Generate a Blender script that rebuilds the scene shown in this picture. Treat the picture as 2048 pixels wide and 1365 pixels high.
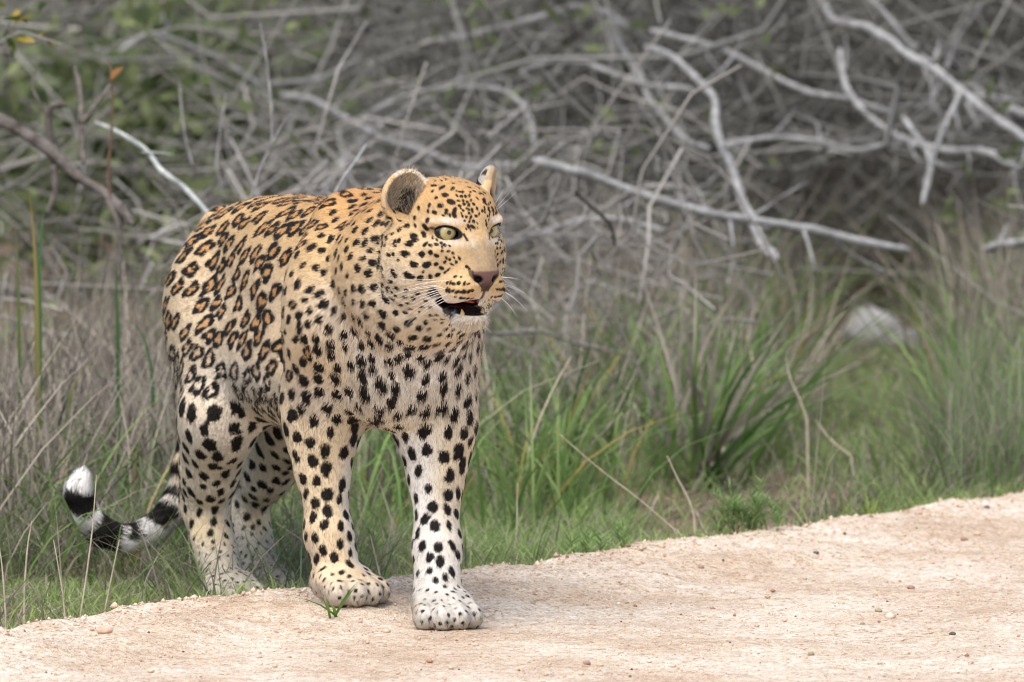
import bpy, math, random
import numpy as np
from mathutils import Vector, Matrix
from mathutils.kdtree import KDTree

# ================= camera, sky, sun, exposure =================
for o in list(bpy.data.objects): bpy.data.objects.remove(o)
scene = bpy.context.scene
CAM = np.array([0.0, -19.0, 2.1]); PITCH = math.radians(4.983); TPX = 4.368e-5      # TPX: tangent of one photograph pixel
cam_data = bpy.data.cameras.new('camera'); camera = bpy.data.objects.new('camera', cam_data); scene.collection.objects.link(camera); scene.camera = camera
camera.location = CAM; camera.rotation_euler = (math.pi / 2 - PITCH, 0, 0)
cam_data.sensor_width = 36; cam_data.lens = 36 / (2048 * TPX); cam_data.clip_start = .5; cam_data.clip_end = 400
cam_data.dof.use_dof = True; cam_data.dof.focus_distance = 18.75; cam_data.dof.aperture_fstop = 6.8
SUN_EL, SUN_AZ = math.radians(62), math.radians(-22)     # azimuth from the camera side towards the right
world = bpy.data.worlds.new('World'); scene.world = world; world.use_nodes = True
wn = world.node_tree; sky = wn.nodes.new('ShaderNodeTexSky'); sky.sky_type = 'NISHITA'; sky.sun_disc = False
sky.sun_elevation = SUN_EL; sky.sun_rotation = math.pi - SUN_AZ; sky.air_density = 1.0; sky.dust_density = 3.0; sky.ozone_density = 0.6
wn.links.new(sky.outputs['Color'], wn.nodes['Background'].inputs['Color']); wn.nodes['Background'].inputs['Strength'].default_value = .11
sun_data = bpy.data.lights.new('sun', 'SUN'); sun_data.energy = 1.5; sun_data.angle = math.radians(55); sun_data.color = (1, .975, .935)
sun = bpy.data.objects.new('sun', sun_data); scene.collection.objects.link(sun)
sd = Vector((math.sin(SUN_AZ) * math.cos(SUN_EL), -math.cos(SUN_AZ) * math.cos(SUN_EL), math.sin(SUN_EL)))
sun.rotation_euler = sd.to_track_quat('Z', 'Y').to_euler()
scene.view_settings.view_transform = 'Standard'; scene.view_settings.look = 'None'; scene.view_settings.gamma = 1; scene.view_settings.exposure = 1.05
scene.cycles.use_denoising = True; scene.cycles.filter_width = 1.05; scene.cycles.max_bounces = 8; scene.cycles.diffuse_bounces = 4

# ================= helpers =================
COL = scene.collection
def obj(name, me, material=None, parent=None):
    if material is not None and me is not None and not me.materials: me.materials.append(MAT[material])
    o = bpy.data.objects.new(name, me); COL.objects.link(o)
    if parent is not None: o.parent = parent; o.matrix_parent_inverse = parent.matrix_world.inverted()
    return o
def tag(o, label=None, cat=None, group=None, kind=None):
    for k, v in (('label', label), ('category', cat), ('group', group), ('kind', kind)):
        if v: o[k] = v
    return o
def empty(name, loc):
    o = bpy.data.objects.new(name, None); COL.objects.link(o); o.location = Vector(loc); o.matrix_world = Matrix.Translation(Vector(loc)); o.empty_display_size = .05; return o
MAT = {}
def material(name, color=(.5, .5, .5), rough=.7, attr=None, spec=.3, coat=0, trans=0, noise=None, bump=None, normal_attr=None):
    m = bpy.data.materials.new(name); m.use_nodes = True; t = m.node_tree; b = t.nodes['Principled BSDF']; L = t.links.new
    b.inputs['Base Color'].default_value = (*color, 1); b.inputs['Roughness'].default_value = rough; b.inputs['Specular IOR Level'].default_value = spec
    b.inputs['Coat Weight'].default_value = coat; b.inputs['Coat Roughness'].default_value = .04
    src = None
    if attr: a = t.nodes.new('ShaderNodeAttribute'); a.attribute_name = attr; src = a.outputs['Color']
    if noise:                       # (scale, stretch vector, dark colour, light colour)
        tc = t.nodes.new('ShaderNodeTexCoord'); mp = t.nodes.new('ShaderNodeMapping'); L(tc.outputs['Object'], mp.inputs['Vector']); mp.inputs['Scale'].default_value = noise[1]
        n = t.nodes.new('ShaderNodeTexNoise'); n.inputs['Scale'].default_value = noise[0]; n.inputs['Detail'].default_value = 6; n.inputs['Roughness'].default_value = .65; L(mp.outputs['Vector'], n.inputs['Vector'])
        r = t.nodes.new('ShaderNodeValToRGB'); r.color_ramp.elements[0].position = .32; r.color_ramp.elements[1].position = .68
        r.color_ramp.elements[0].color = (*noise[2], 1); r.color_ramp.elements[1].color = (*noise[3], 1); L(n.outputs['Fac'], r.inputs['Fac'])
        if src is None: src = r.outputs['Color']
        else:
            mx = t.nodes.new('ShaderNodeMix'); mx.data_type = 'RGBA'; mx.blend_type = 'MULTIPLY'; mx.inputs[0].default_value = 1; L(src, mx.inputs[6]); L(r.outputs['Color'], mx.inputs[7]); src = mx.outputs[2]
        if bump: bp = t.nodes.new('ShaderNodeBump'); bp.inputs['Strength'].default_value = bump[0]; bp.inputs['Distance'].default_value = bump[1]; L(n.outputs['Fac'], bp.inputs['Height']); L(bp.outputs['Normal'], b.inputs['Normal'])
    if src is not None: L(src, b.inputs['Base Color'])
    if normal_attr: a = t.nodes.new('ShaderNodeAttribute'); a.attribute_name = normal_attr; L(a.outputs['Vector'], b.inputs['Normal'])
    if trans:
        tr = t.nodes.new('ShaderNodeBsdfTranslucent'); tr.inputs['Color'].default_value = (*color, 1)
        if src is not None: L(src, tr.inputs['Color'])
        mx = t.nodes.new('ShaderNodeMixShader'); mx.inputs['Fac'].default_value = trans; L(b.outputs[0], mx.inputs[1]); L(tr.outputs[0], mx.inputs[2]); L(mx.outputs[0], t.nodes['Material Output'].inputs['Surface'])
    MAT[name] = m; return m

# ================= leopard: shape =================
FWD = np.array([0, math.cos(PITCH), -math.sin(PITCH)]); UPV = np.array([0, math.sin(PITCH), math.cos(PITCH)])
def at(px, py, Y):
    d = FWD + np.array([1., 0, 0]) * (px - 1024) * TPX + UPV * (682.5 - py) * TPX
    return CAM + d * ((Y - CAM[1]) / d[1])
def pix(p):
    v = np.asarray(p) - CAM; f = v @ FWD
    return 1024 + v[..., 0] / f / TPX, 682.5 - (v @ UPV) / f / TPX

# ---------- leopard frame: x forward, y left, z up; origin on the ground below the shoulders ----------
YAW = math.radians(22)
LF = np.array([math.sin(YAW), -math.cos(YAW), 0]); LL = np.array([math.cos(YAW), math.sin(YAW), 0])
LO = np.array([-0.211, -0.12, 0.0])
def leo_world(p):
    p = np.asarray(p, float)
    return LO + p[..., 0:1] * LF + p[..., 1:2] * LL + p[..., 2:3] * np.array([0, 0, 1.])
def leo_local(w):
    v = np.asarray(w, float) - LO
    return np.stack([v @ LF, v @ LL, v[..., 2]], -1)

# head frame (mm) -> leopard frame
HEAD_O = np.array([0.415, -0.016, 0.668]); HEAD_YAW = math.radians(8); HEAD_PITCH = math.radians(0)
def head_rot():
    cy, sy = math.cos(HEAD_YAW), math.sin(HEAD_YAW); cp, sp = math.cos(HEAD_PITCH), math.sin(HEAD_PITCH)
    Rz = np.array([[cy, -sy, 0], [sy, cy, 0], [0, 0, 1]]); Ry = np.array([[cp, 0, sp], [0, 1, 0], [-sp, 0, cp]])
    return Rz @ Ry
HR = head_rot()
def hp(x, y, z): return HEAD_O + HR @ (np.array([x, y, z], float) / 1000)
def to_head(p): return ((np.asarray(p) - HEAD_O) @ HR) * 1000

# ---------- signed distance grid ----------
LO_B = np.array([-1.30, -0.42, -0.10]); HI_B = np.array([0.60, 0.30, 0.82])
class Grid:
    def __init__(s, vox):
        s.v = vox; s.n = np.ceil((HI_B - LO_B) / vox).astype(int) + 1
        s.ax = [(LO_B[i] + vox * np.arange(s.n[i])).astype(np.float32) for i in range(3)]
        s.D = np.full(s.n, 1.0, np.float32)
    def box(s, lo, hi):
        a = np.maximum(0, np.floor((np.array(lo) - LO_B) / s.v).astype(int)); b = np.minimum(s.n, np.ceil((np.array(hi) - LO_B) / s.v).astype(int) + 1)
        sl = tuple(slice(int(a[i]), int(max(a[i], b[i]))) for i in range(3))
        X = s.ax[0][sl[0]][:, None, None]; Y = s.ax[1][sl[1]][None, :, None]; Z = s.ax[2][sl[2]][None, None, :]
        return sl, X, Y, Z
    def put(s, fn, lo, hi, k, op='add'):
        m = k + 0.012; sl, X, Y, Z = s.box(np.array(lo) - m, np.array(hi) + m)
        d = fn(X, Y, Z).astype(np.float32); D = s.D[sl]
        if op == 'add':
            h = np.maximum(k - np.abs(D - d), 0) / k; s.D[sl] = np.minimum(D, d) - h * h * k * .25
        else:
            h = np.maximum(k - np.abs(-D - d), 0) / k; s.D[sl] = np.maximum(D, -d) + h * h * k * .25
G = None
def cone(p, q, r1, r2, k=.03, op='add', flat=None):
    p = np.array(p, float); q = np.array(q, float); b = q - p; bb = b @ b
    def fn(X, Y, Z):
        x, y, z = X - p[0], Y - p[1], Z - p[2]
        h = np.clip((x * b[0] + y * b[1] + z * b[2]) / bb, 0, 1)
        x, y, z = x - b[0] * h, y - b[1] * h, z - b[2] * h
        if flat is not None:
            n, s = flat; c = (x * n[0] + y * n[1] + z * n[2]) * (s - 1); x, y, z = x + c * n[0], y + c * n[1], z + c * n[2]
        h2 = h * h * (3 - 2 * h)
        return np.sqrt(x * x + y * y + z * z) - (r1 + (r2 - r1) * h2)
    r = max(r1, r2) * (1.5 if flat is not None else 1); G.put(fn, np.minimum(p, q) - r, np.maximum(p, q) + r, k, op)
def ell(c, r, k=.03, op='add', R=None):
    c = np.array(c, float); r = np.array(r, float); M = np.eye(3) if R is None else R
    def fn(X, Y, Z):
        x, y, z = X - c[0], Y - c[1], Z - c[2]
        u = M[0, 0] * x + M[1, 0] * y + M[2, 0] * z; v = M[0, 1] * x + M[1, 1] * y + M[2, 1] * z; w = M[0, 2] * x + M[1, 2] * y + M[2, 2] * z
        k0 = np.sqrt((u / r[0])**2 + (v / r[1])**2 + (w / r[2])**2); k1 = np.sqrt((u / r[0]**2)**2 + (v / r[1]**2)**2 + (w / r[2]**2)**2)
        return k0 * (k0 - 1) / np.maximum(k1, 1e-6)
    m = r.max() if R is not None else r; G.put(fn, c - m, c + m, k, op)
def rot(rx=0, ry=0, rz=0):
    return np.array(Matrix.Rotation(math.radians(rz), 3, 'Z') @ Matrix.Rotation(math.radians(ry), 3, 'Y') @ Matrix.Rotation(math.radians(rx), 3, 'X'))
def hell(c, r, k=8, op='add', R=None):
    M = HR if R is None else HR @ R; ell(hp(*c), np.array(r) / 1000, k / 1000, op, M)
def hcone(p, q, r1, r2, k=8, op='add', flat=None):
    f = None if flat is None else (HR @ np.array(flat[0]), flat[1])
    cone(hp(*p), hp(*q), r1 / 1000, r2 / 1000, k / 1000, op, f)

# trunk: stations  x, zc, half width, up height, down height
TR = np.array([
    [-0.84, .520, .030, .03, .03],
    [-0.81, .510, .058, .080, .10],
    [-0.75, .500, .078, .115, .15],
    [-0.66, .492, .088, .146, .18],
    [-0.56, .490, .096, .165, .175],
    [-0.42, .492, .110, .176, .185],
    [-0.28, .495, .126, .177, .190],
    [-0.14, .500, .122, .180, .190],
    [-0.02, .505, .112, .185, .185],
    [ 0.08, .500, .100, .170, .170],
    [ 0.15, .490, .092, .130, .135],
    [ 0.20, .485, .050, .07, .07]])
def trunk():
    def fn(X, Y, Z):
        x = X[:, 0, 0]
        it = lambda c: np.interp(x, TR[:, 0], TR[:, c])[:, None, None]
        zc, w, hu, hd = it(1), it(2), it(3), it(4)
        dz = Z - zc; h = np.where(dz > 0, hu, hd)
        e = 2.25
        q = (np.abs(Y / w)**e + np.abs(dz / h)**e)**(1 / e)
        d = (q - 1) * np.minimum(w, h) * .9
        over = np.maximum(TR[0, 0] - X, X - TR[-1, 0]); return np.maximum(d, over)
    G.put(fn, (TR[0, 0], -.15, .3), (TR[-1, 0], .15, .7), .02)

def paw(c, yaw, side, s=1.0, z0=0.0, k=.012):
    # c: centre of paw on the ground in leopard frame
    R = rot(0, 0, yaw); f = lambda x, y, z: np.array([c[0], c[1], z0]) + R @ (np.array([x, y, z]) * s)
    ell(f(-.008, 0, .030), np.array([.050, .042, .030]) * s, k, R=R)
    for y, x, w in ((-.033, .030, .0165), (-.0115, .044, .0185), (.0115, .044, .0185), (.033, .030, .0165)):
        a = math.degrees(math.atan2(y, .16))
        ell(f(x, y, .021), np.array([.031, w, .021]) * s, .0085, R=rot(0, 0, yaw + a))
        ell(f(x - .024, y * .92, .036), np.array([.026, w * .85, .016]) * s, .010, R=rot(0, 24, yaw + a))

def build_sdf(vox):
    global G
    G = Grid(vox)
    trunk()
    # ---- neck ----
    cone((.04, -.012, .56), (.20, -.020, .585), .130, .120, .06)
    cone((.20, -.020, .585), (.32, -.022, .615), .120, .097, .05)
    cone((.06, -.012, .47), (.26, -.016, .550), .106, .062, .05)
    ell((.10, -.010, .42), (.095, .092, .095), .05)                      # breast
    # shoulder blades
    for s in (-1, 1):
        cone((-.02, s * .06 - .005, .645), (.06, s * .078 - .014, .50), .045, .066, .05)
    # ---- fore legs: shoulder point, elbow, wrist ----
    def fore(s, sh, el, wr, pw, z0, yaw):
        cone((sh[0] - .03, sh[1], sh[2] + .05), el, .078, .060, .05, flat=((0, 1, 0), 1.12))
        cone(sh, (el[0] + .03, el[1], el[2] - .02), .075, .052, .05)
        cone(el, wr, .050, .036, .035)
        m = [el[i] * .72 + wr[i] * .28 for i in range(3)]
        ell((m[0] + .004, m[1], m[2]), (.045, .044, .085), .04)
        cone(wr, (pw[0] - .022, pw[1], z0 + .045), .037, .041, .025)
        paw(pw, yaw, s, 1.15, z0)
    fore(-1, (.055, -.105, .50), (-.055, -.098, .355), (-.010, -.096, .135), (.026, -.084, 0), .022, 12)
    fore(1, (.085, .040, .49), (.070, .062, .345), (.150, .034, .125), (.210, .020, 0), -.004, -10)
    # ---- hind legs ----
    def hind(hip, kn, hk, mt, pw, z0, yaw):
        cone(hip, kn, .100, .070, .05, flat=((0, 1, 0), 1.22))
        cone((hip[0] - .05, hip[1], hip[2] - .03), [(kn[i] * .35 + hk[i] * .65) for i in range(3)], .080, .046, .05, flat=((0, 1, 0), 1.15))
        cone(kn, hk, .064, .038, .045)
        cone(hk, mt, .038, .038, .025)
        paw(pw, yaw, 1, 1.06, z0)
    hind((-.66, -.045, .48), (-.50, -.105, .29), (-.640, -.080, .125), (-.565, -.080, .02), (-.520, -.080, 0), -.038, -4)
    hind((-.70, .055, .48), (-.61, .090, .28), (-.82, .060, .110), (-.745, .055, .0), (-.70, .055, 0), -.050, 0)
    cone((-.115, -.152, .57), (-.120, -.145, .38), .014, .010, .06, 'sub')     # crease behind the shoulder
    cone((.135, -.105, .56), (.115, -.085, .40), .010, .008, .03, 'sub')        # between neck and upper arm
    cone((.12, .060, .54), (.13, .050, .40), .008, .008, .03, 'sub')
    cone((.165, -.015, .46), (.150, -.012, .36), .006, .010, .03, 'sub')        # breast cleft
    ell((-.075, -.128, .37), (.03, .016, .035), .03)                            # elbow
    # belly and flank skin
    cone((-.50, -.03, .40), (-.20, -.02, .385), .10, .10, .06)
    # ---- tail ----
    T = TAILP
    for i in range(len(T) - 1):
        cone(T[i][:3], T[i + 1][:3], T[i][3], T[i + 1][3], .02)
    head()

def W(px, py, Y): return leo_local(at(px, py, Y))
TAILP = []
for px, py, Y, r in ((452, 470, .68, .050), (412, 560, .76, .042), (404, 690, .80, .032), (392, 830, .80, .028), (378, 935, .78, .026), (350, 1016, .76, .0245),
                     (305, 1062, .74, .0225), (255, 1080, .72, .0215), (205, 1066, .70, .021), (170, 1030, .69, .0215), (155, 990, .68, .0215), (163, 962, .68, .018)):
    q = W(px, py, Y); TAILP.append((q[0], q[1], q[2], r))

SOCK = {q: rot(q * 14, 0, q * 20) for q in (-1, 1)}
def head():
    hell((-75, 0, 27), (92, 76, 55), 12)              # cranium
    hell((-22, 0, 24), (50, 56, 42), 20)              # brow
    for s in (-1, 1):
        hell((-64, s * 41, -38), (64, 46, 58), 25)    # cheek
        hell((-100, s * 54, -58), (56, 46, 62), 28)   # ruff
        hell((-18, s * 40, 16), (31, 29, 12), 12, R=rot(s * -14, 0, 0))     # brow ridge
        hell((-16, s * 46, -28), (25, 23, 17), 14)    # cheekbone
    hcone((-12, 0, 12), (33, 0, -66), 35, 30, 18)     # bridge
    hcone((-22, 0, -54), (12, 0, -82), 53, 37, 25)    # muzzle mass
    for s in (-1, 1):
        hell((20, s * 22, -88), (33, 25.5, 26), 9)      # whisker pads
        hell((0, s * 37, -98), (40, 17, 23), 14)      # flews
    hell((41, 0, -70), (18, 25, 15), 9)               # nose
    for s in (-1, 1): hcone((-146, s * 104 - 4, 20), (-128, s * 98 - 4, -105), 10, 9, 26, 'sub')     # crease behind the cheek ruff
    hcone((-66, 0, -102), (2, 0, -141), 44, 22, 18)  # jaw
    hell((6, 0, -143), (24, 30, 12), 10)              # chin
    hell((0, 0, -119), (62, 44, 15), 4, 'sub', rot(0, 5, 0))   # mouth opening
    for s in (-1, 1): hell((-16, s * 43, -113), (22, 13, 19), 5, 'sub')   # corners of the mouth
    hell((-18, 0, -131), (34, 36, 10), 6)                       # mouth floor
    hcone((56, 0, -88), (52, 0, -110), 2.5, 4, 6, 'sub')        # philtrum groove
    for s in (-1, 1):
        hell((57, s * 15.5, -76), (9, 7, 5), 4, 'sub', rot(0, 0, s * 40))   # nostrils
        hell((3, s * 40, -1.5), (17, 20.5, 8.9), 3.5, 'sub', SOCK[s])             # eye openings
    for s in (-1, 1): hell((1.5, s * 40, 12.6), (16, 24, 6.4), 6, 'add', SOCK[s])   # upper lids
    ears()

EARS = {-1: (np.array([-98., -68, 41]), rot(-20, 8, -24)), 1: (np.array([-92., 86, 43]), rot(14, 10, 52))}
def ears():
    for s in (-1, 1):
        base, R = EARS[s]
        f = lambda x, y, z: base + R @ np.array([x, y, z], float)
        q = 1 if s < 0 else .95
        hell(f(0, 0, 12), (21 * q, 38 * q, 46 * q), 10, 'add', R)
        hell(f(17, 0, 13), (24, 32 * q, 41 * q), 4, 'sub', R)

# ---------- surface nets ----------
def surface_nets(D, lo, v):
    S = D < 0
    c = S[:-1, :-1, :-1].astype(np.int8)
    n = 0
    acc = np.zeros(c.shape, np.int8)
    for i in (0, 1):
        for j in (0, 1):
            for k in (0, 1):
                acc += S[i:S.shape[0] - 1 + i, j:S.shape[1] - 1 + j, k:S.shape[2] - 1 + k]
    I = np.argwhere((acc > 0) & (acc < 8)); del acc
    vid = np.full(c.shape, -1, np.int32); vid[tuple(I.T)] = np.arange(len(I)); del c
    off = np.array([(i, j, k) for i in (0, 1) for j in (0, 1) for k in (0, 1)])
    val = np.stack([D[I[:, 0] + o[0], I[:, 1] + o[1], I[:, 2] + o[2]] for o in off], 1)
    P = np.zeros((len(I), 3)); N = np.zeros(len(I))
    for a in range(8):
        for b in range(a + 1, 8):
            if np.abs(off[a] - off[b]).sum() == 1:
                m = (val[:, a] < 0) != (val[:, b] < 0)
                t = np.where(m, val[:, a] / np.where(m, val[:, a] - val[:, b], 1), 0)
                P += np.where(m[:, None], off[a] + t[:, None] * (off[b] - off[a]), 0); N += m
    V = lo + (I + P / N[:, None]) * v
    Q = []
    for ax in range(3):
        sl0 = [slice(1, -1)] * 3; sl1 = [slice(1, -1)] * 3
        sl0[ax] = slice(0, -1); sl1[ax] = slice(1, None)
        A, B = S[tuple(sl0)], S[tuple(sl1)]
        for inside in (True, False):
            E = np.argwhere((A == inside) & (B != inside))
            o = np.ones(3, int); o[ax] = 0; E = E + o
            u, w = (ax + 1) % 3, (ax + 2) % 3
            q = []
            for du, dw in ((-1, -1), (0, -1), (0, 0), (-1, 0)):
                e = E.copy(); e[:, u] += du; e[:, w] += dw; q.append(vid[tuple(e.T)])
            q = np.stack(q, 1); Q.append(q if inside else q[:, ::-1])
    Q = np.concatenate(Q); Q = Q[(Q >= 0).all(1)]
    return V, Q
def refine(V, Q, m):
    """split the faces flagged in m into four"""
    K = Q[~m]; A = Q[m]; nv = len(V); E = np.concatenate([A[:, [i, (i + 1) % 4]] for i in range(4)]); E = np.sort(E, 1)
    key = E[:, 0].astype(np.int64) * nv + E[:, 1]; u, inv = np.unique(key, return_inverse=True); Mv = .5 * (V[u // nv] + V[u % nv]); n = len(A)
    e = nv + inv.reshape(4, n); c = nv + len(u) + np.arange(n); Cv = V[A].mean(1)
    S = [np.stack([A[:, i], e[i], c, e[(i + 3) % 4]], 1) for i in range(4)]
    return np.concatenate([V, Mv, Cv]), np.concatenate([K] + S)
def relax(V, Q, it=2, lam=.5):
    E = np.concatenate([Q[:, [0, 1]], Q[:, [1, 2]], Q[:, [2, 3]], Q[:, [3, 0]]])
    deg = np.bincount(E[:, 0], minlength=len(V)) + np.bincount(E[:, 1], minlength=len(V))
    for _ in range(it):
        S = np.stack([np.bincount(E[:, 0], V[E[:, 1], i], len(V)) + np.bincount(E[:, 1], V[E[:, 0], i], len(V)) for i in range(3)], 1)
        V = V + lam * (S / np.maximum(deg, 1)[:, None] - V)
    return V
def vnormals(V, Q):
    n = np.cross(V[Q[:, 2]] - V[Q[:, 0]], V[Q[:, 3]] - V[Q[:, 1]])
    N = np.stack([sum(np.bincount(Q[:, j], n[:, i], len(V)) for j in range(4)) for i in range(3)], 1)
    return N / np.maximum(np.linalg.norm(N, axis=1), 1e-12)[:, None]
def np_mesh(name, V, F):
    me = bpy.data.meshes.new(name); F = np.asarray(F); n = F.shape[1]
    me.vertices.add(len(V)); me.vertices.foreach_set('co', np.asarray(V, np.float32).ravel())
    me.loops.add(F.size); me.loops.foreach_set('vertex_index', F.astype(np.int32).ravel())
    me.polygons.add(len(F)); me.polygons.foreach_set('loop_start', np.arange(0, F.size, n, dtype=np.int32))
    me.update(calc_edges=True); me.validate()
    return me

# ---------- coat: colours, spots, fur ----------
def sm(a, b, x): t = np.clip((x - a) / (b - a), 0, 1); return t * t * (3 - 2 * t)
def mixc(c, d, w): return c + (np.asarray(d) - c) * w[:, None]
_NT = {}
def vnoise(P, f, seed=0):
    if seed not in _NT: _NT[seed] = np.random.RandomState(seed).rand(32, 32, 32)
    T = _NT[seed]
    q = P * f; i = np.floor(q).astype(int); t = q - i; t = t * t * (3 - 2 * t); o = 0
    for a in (0, 1):
        for b in (0, 1):
            for c in (0, 1):
                w = (t[:, 0] if a else 1 - t[:, 0]) * (t[:, 1] if b else 1 - t[:, 1]) * (t[:, 2] if c else 1 - t[:, 2])
                o = o + w * T[(i[:, 0] + a) % 32, (i[:, 1] + b) % 32, (i[:, 2] + c) % 32]
    return o
def seg_dist(P, a, b):
    a = np.array(a, float); b = np.array(b, float); d = b - a
    h = np.clip(((P - a) @ d) / (d @ d), 0, 1); return np.linalg.norm(P - a - h[:, None] * d, axis=1)
def tail_param(V):
    T = np.array([t[:3] for t in TAILP]); L = np.r_[0, np.cumsum(np.linalg.norm(np.diff(T, axis=0), axis=1))]
    best = np.full(len(V), 9.); u = np.zeros(len(V)); dirs = np.zeros((len(V), 3))
    for i in range(len(T) - 1):
        d = T[i + 1] - T[i]; h = np.clip(((V - T[i]) @ d) / (d @ d), 0, 1)
        q = np.linalg.norm(V - T[i] - h[:, None] * d, axis=1); m = q < best
        best[m] = q[m]; u[m] = (L[i] + h * (L[i + 1] - L[i]))[m]; dirs[m] = d / np.linalg.norm(d)
    return u / L[-1], best, dirs
BLACK = np.array([.012, .010, .009])
def regions(V, N):
    R = {}
    H = to_head(V); R['H'] = H
    R['head'] = sm(.215, .285, V[:, 0] + .25 * (V[:, 2] - .60))
    tu, td, tdir = tail_param(V); R['tu'] = tu; R['tdir'] = tdir
    R['tail'] = sm(.10, .14, tu) * (td < .055) * ((V[:, 0] < -.80) | (V[:, 2] < .30) & (V[:, 0] < -.74) & (V[:, 1] < -.11))
    R['leg'] = sm(.40, .28, V[:, 2]) * (1 - R['head']) * (1 - R['tail'])
    return R
def flow_dir(V, N, R):
    d = np.zeros_like(V); d[:, 0] = -1; d[:, 2] = -.45
    leg = R['leg'][:, None]; d = d * (1 - leg) + np.array([-.12, 0, -1.]) * leg
    ch = (sm(.02, .14, V[:, 0]) * sm(.56, .46, V[:, 2]) * (1 - R['leg']) * (1 - R['head']))[:, None]
    d = d * (1 - ch) + np.array([-.35, 0, -1.]) * ch
    hd = R['head'][:, None]; hv = V - hp(62, 0, -58); hv = hv / np.linalg.norm(hv, axis=1)[:, None]
    d = d * (1 - hd) + hv * hd
    d = np.where(R['tail'][:, None] > .5, R['tdir'], d)
    d = d - (d * N).sum(1)[:, None] * N
    return d / np.maximum(np.linalg.norm(d, axis=1), 1e-6)[:, None]
def eye_q(H, s, grow=1.0):
    L = (H - np.array([3, s * 40, -1])) @ SOCK[s]; return np.sqrt((L[:, 1] / 20)**2 + (L[:, 2] / 10.5)**2), L
def coat_base(V, N, R):
    H = R['H']; x, y, z = V.T; n1 = vnoise(V, 22, 3); n2 = vnoise(V, 60, 4)
    hind = sm(-.25, -.45, x)
    c = np.tile(np.array([.78, .595, .38]), (len(V), 1))
    c = mixc(c, (.76, .60, .385), sm(.52, .38, z) * (.35 + .65 * hind))       # pale lower flank and hind legs
    c = mixc(c, (.70, .46, .215), sm(.50, .65, z + .02 * N[:, 2]))            # tawny upper flank
    c = mixc(c, (.56, .30, .11), sm(.61, .71, z) * sm(-.1, .6, N[:, 2]))    # rich back
    bel = sm(.43, .34, z) * sm(.15, -.6, N[:, 2]) * (1 - R['leg'] * .5); c = mixc(c, (.85, .81, .75), bel)
    low = sm(.45, .36, z) * sm(-.10, -.30, x) * sm(-.60, -.40, x); c = mixc(c, (.83, .76, .65), low * .55)
    ch = sm(.07, .17, x) * sm(.62, .50, z) * (1 - R['head']) * sm(-.2, .5, N[:, 0]); c = mixc(c, (.86, .80, .71), ch * (.50 + .45 * sm(.13, .02, np.abs(y + .02))))
    L = R['leg']; side = np.where(y < (-.03), 1., -1.) * N[:, 1] + .25 * (n1 - .5)
    c = mixc(c, (.80, .645, .42), L * (1 - hind) * sm(.10, .25, z) * .8)
    c = mixc(c, (.85, .80, .72), (1 - .5 * hind) * sm(.40, .34, z) * (1 - R['head']) * (1 - R['tail']) * sm(.05, .85, side))
    c = mixc(c, (.50, .46, .40), sm(.085, .04, z) * (1 - R['tail']) * .7)
    # neck and head
    hd = R['head']
    c = mixc(c, (.62, .42, .215), hd * .92); c = mixc(c, (.50, .285, .11), hd * sm(15, 55, H[:, 2]) * .75)
    c = mixc(c, (.74, .57, .36), hd * sm(10, -60, H[:, 2]) * sm(30, -20, H[:, 0]) * .8)
    c = mixc(c, (.86, .80, .71), hd * sm(-92, -118, H[:, 2] + 14 * (n2 - .5)) * sm(-75, -30, H[:, 0]) * .9); c = mixc(c, (.84, .78, .68), hd * np.exp(-((H[:, 0] + 70) / 38)**2 - ((H[:, 2] + 78) / 26)**2) * .3); c = mixc(c, (.82, .72, .56), hd * sm(-80, -110, H[:, 2]) * sm(-30, -70, H[:, 0]) * .8)
    br = np.exp(-(H[:, 1] / 25)**4) * sm(2, -30, H[:, 2]) * sm(0, 18, H[:, 0]) * sm(-72, -60, H[:, 2]); c = mixc(c, (.30, .215, .13), np.clip(br * 1.2, 0, 1) * hd * .85)
    for s in (-1, 1):
        q, E = eye_q(H, s)
        up_ = np.exp(-((H[:, 1] - s * 44) / 19)**2 - ((H[:, 2] - 17.5) / 6.)**2) * (H[:, 0] > -40); c = mixc(c, (.90, .86, .80), hd * np.clip(up_ * 1.3 + .7 * (n2 - .5), 0, 1) * sm(.05, .3, up_) * .45)
        dn = np.exp(-((H[:, 1] - s * 40) / 20)**2 - ((H[:, 2] + 18) / 7.)**2) * (H[:, 0] > -40); c = mixc(c, (.84, .76, .64), hd * dn * .6)
        inn = (H[:, 0] > 0) * np.exp(-(seg_dist(H * (0, 1, 1), (0, s * 14, -6), (0, s * 13, -22)) / 4.5)**2); c = mixc(c, (.88, .80, .70), hd * np.clip(inn * 1.1 + .8 * (n2 - .5), 0, 1) * sm(.05, .3, inn) * .2)
    pad = np.exp(-((H[:, 0] - 30) / 30)**2 - ((np.abs(H[:, 1]) - 26) / 22)**2 - ((H[:, 2] + 91) / 18)**2); c = mixc(c, (.66, .43, .20), hd * pad * .85)
    lip = sm(-102, -112, H[:, 2]) * sm(0, 25, H[:, 0]) * hd; c = mixc(c, (.70, .58, .45), lip * .7)
    n3 = vnoise(V, 330, 5); c = c * (.88 + .24 * n1)[:, None] * (.92 + .16 * n2)[:, None] * (1 + (.34 * n3 - .17) * (.4 + .6 * hd))[:, None]
    # tail
    tl = R['tail']; c = mixc(c, (.72, .58, .40), tl); c = mixc(c, (.85, .82, .78), tl * sm(.55, .75, R['tu']))
    c = mixc(c, (.86, .83, .79), tl * sm(.1, -.4, N[:, 2]))
    return np.clip(c * .93, 0, 1)
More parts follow.
